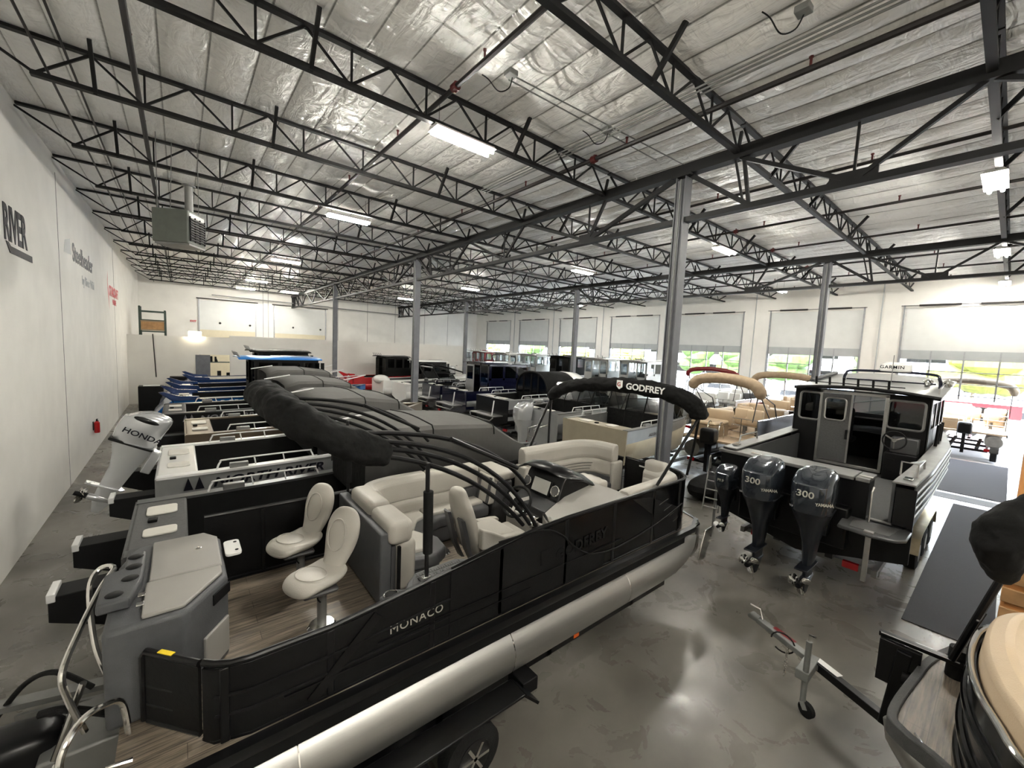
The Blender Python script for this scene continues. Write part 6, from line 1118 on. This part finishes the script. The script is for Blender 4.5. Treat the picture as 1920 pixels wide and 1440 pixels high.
# ---- tan pontoon boats --------------------------------------------------
def pontoon(label, x, y0, y1, L=6.8, zd=1.35, fence='gfence', seat='beige', canvas='tancanvas', bx=1.5, bz=2.05, bim=True, rz=0, kz=.62, zf=.72, boot=.16, frames=True):
    b = thing('pontoon_boat', label, 'boat', (x, (y0+y1)/2, kz), rz, 'pontoon boats on the right side'); W_ = (y1-y0)/2; d = zd-kz
    MB().box(0, L, -W_, W_, d-.08, d).build('deck', 'deck' if seat != 'beige' else M['tandeck'], b, bevel=.01); MB().sweep([(0,-W_),(L,-W_),(L,W_),(0,W_)], [(0,d-.14),(-.04,d-.12),(-.04,d),(0,d+.01)], closed=True, cap=False).build('rub_rail', 'black', b)
    for y in (-W_+.35, W_-.35): MB().tube([(.1,y,.32),(.3,y,.32),(L-1.3,y,.32),(L-.7,y,.40),(L-.25,y,.52),(L,y,.62)], [.29,.32,.32,.27,.16,.04], 22).build('pontoon_tube', 'alu', b)
    zt_ = d+zf
    for sg in (-1, 1):
        MB().box(.9, L-.3, sg*(W_-.05)-.012, sg*(W_-.05)+.012, d+.06, zt_-.03).build('fence_panel', fence, b, 0)
        MB().tube([(.9,sg*(W_-.05),d+.04),(.9,sg*(W_-.05),zt_),(L-.3,sg*(W_-.05),zt_)], .02, 8).tube([(.9,sg*(W_-.07),d+zf*.62),(L-.3,sg*(W_-.07),d+zf*.62)], .015, 6).build('fence_rail', 'chrome', b)
    MB().tube([(L-.3,-W_+.05,zt_),(L-.3,W_-.05,zt_)], .02, 8).box(L-.32, L-.28, -W_+.05, W_-.05, d+.06, zt_).build('bow_fence', fence, b)
    for y in (-W_+.1, -.35): pass
    g = MB()
    for zz in (.06, .28, .50, .72): g.tube([(.85,-W_+.05,d+zz*zf/.72),(.85,-.25,d+zz*zf/.72)], .013, 6)
    g.tube([(.85,-W_*.5,d),(.85,-W_*.5,zt_)], .016, 6).build('stern_gate', 'chrome', b)
    for y in (-.15, .25): MB().tube(smoothpath([(.05,y,d-.3),(.10,y,d+.45),(.25,y,d+.62),(.45,y,d+.45),(.5,y,d)], 3), .02, 6).build('ladder_rail', 'chrome', b)
    ln = MB().box(.35, 1.5, .1, W_-.12, d, d+.42).build('rear_lounger', seat+'d' if seat == 'beige' else 'greyv', b, bevel=.03)
    cb = lambda *a, par=b: MB().box(*a[:6]).build(a[6], a[7], par, bevel=.07, seg=3, smooth=180)
    cb(.35, 1.5, .1, W_-.1, d+.42, d+.56, 'pad', seat, par=ln); cb(1.5, 1.78, .05, W_-.1, d+.3, d+.92, 'backrest', seat, par=ln)
    s2 = cb(1.8, 3.6, W_-.6, W_-.1, d, d+.45, 'side_couch', seat); cb(1.8, 3.6, W_-.3, W_-.08, d+.42, d+.85, 'backrest', seat, par=s2)
    for xx, yy in ((2.1, -W_+.55), (3.0, .15), (2.2, -.1)):
        h = cb(xx, xx+.5, yy-.27, yy+.27, d+.35, d+.52, 'captain_chair', seat); cb(xx-.12, xx+.06, yy-.28, yy+.28, d+.4, d+1.02, 'backrest', seat, par=h); MB().cyl((xx+.2,yy,d),(xx+.2,yy,d+.36),.06,8).build('pedestal', 'alud', h)
        for s in (-1, 1): cb(xx-.05, xx+.45, yy+s*.30-.05, yy+s*.30+.05, d+.55, d+.72, 'armrest', seat, par=h)
    s3 = cb(4.4, L-.5, W_-.65, W_-.1, d, d+.45, 'bow_couch', seat); cb(4.4, L-.5, W_-.3, W_-.08, d+.42, d+.95, 'backrest', seat, par=s3); cb(L-.62, L-.38, .1, W_-.1, d+.42, d+.95, 'corner_backrest', seat, par=s3)
    cb(3.6, 4.2, -W_+.1, -W_+.8, d, d+.95, 'helm_console', 'beiged' if seat == 'beige' else 'greyv')
    o = MB().box(-.55, -.1, -.25, .25, d-.1, d+.45).build('outboard_cowl', 'black', b, bevel=.1, seg=4); MB().ext([(-.45,d-.1),(-.15,d-.1),(-.2,-.3),(-.38,-.3)], 'y', -.06, .06).build('leg', 'black', o)
    if bim:
        T = d+bz; pth = smoothpath([(bx+.1,-W_-.05,T-.55),(bx,-W_,T-.25),(bx,-W_+.3,T-.05),(bx,0,T+.06),(bx,W_-.3,T-.02),(bx,W_,T-.2),(bx+.1,W_+.02,T-.4)], 5)
        n = len(pth); bt = MB().tube(pth, [boot*(.5+.5*min(1, i/3, (n-1-i)/3))*(1+.05*math.sin(i*2.1)) for i in range(n)], 14).build('bimini_boot', canvas, b, sub=1); 
        for sg in (-1, 1):
            MB().tube([(bx,sg*W_,T-.3),(bx+1.2,sg*W_,zt_+.02)], .02, 6).tube([(bx+.1,sg*W_,T-.35),(bx+1.6,sg*W_,zt_+.5),(bx+1.9,sg*W_,zt_)], .02, 6).tube([(bx+.05,sg*W_,T-.3),(bx-.3,sg*W_,zt_)], .018, 6).build('bimini_frame', 'black', b)
    return b
M['tandeck'] = mat('tan_deck_vinyl', (.40, .30, .20), .6, noise=.12, scale=30)
pontoon('tan pontoon boat with beige seats left of the dark cabin boat', 17.0, 5.35, 7.6, 5.8, 1.42, bx=.6, bz=2.12, zf=.78, boot=.2)
pontoon('second tan-topped pontoon boat with red and white stripe, farther right', 23.6, 5.3, 7.9, 6.4, 1.45, fence='red', bx=.6, bz=2.15, zf=.75)
pontoon('pontoon boat with a dark maroon top behind the tan one', 23.4, 8.7, 11.3, 6.6, 1.45, fence='white', canvas='redd', bx=.8, bz=2.2, seat='white', boot=.12)
pontoon('pontoon boat with dark folded top outside the raised rightmost door', 31.9, -.1, 2.5, 6.6, 1.35, fence='char', canvas='brown', bx=.7, bz=2.35, boot=.17, zf=.8)
for x, y, lb in [(17.0, 6.48, 'trailer under the tan pontoon boat'), (23.7, 6.6, 'trailer under the second tan-topped pontoon boat'), (23.5, 10.0, 'trailer under the maroon-topped pontoon boat'), (31.7, 1.2, 'trailer under the pontoon boat outside the raised door')]: trailer('boat_trailer', lb, x, y, x+5.6, 1.0, 'black', .50, (.45, 1.3) if x > 30 else (2.4, 3.2), .31, h=.02)
# assorted things under and between the boats
g = thing('spare_wheel', 'round metal spare wheel cover leaning by the tall post', 'wheel cover', (11.9, 6.0, .75)); MB().tube([(0,-.06,0),(0,-.05,0),(0,.05,0),(0,.06,0)] if False else [(-.06,0,0),(-.04,0,0),(.04,0,0),(.06,0,0)], [.2,.36,.36,.2], 28).build('cover', 'alu', g); MB().cyl((.0,0,-.75),(.0,0,-.3),.03,8).build('stand', 'black', g)
st_ = thing('canvas_bundle', 'black folded canvas under the tan pontoon boat', 'canvas', (15.2, 5.6, 0)); MB().ball((0,0,.32), (1.0,.5,.32), 16, .8).build('bundle', 'bcanvas', st_)
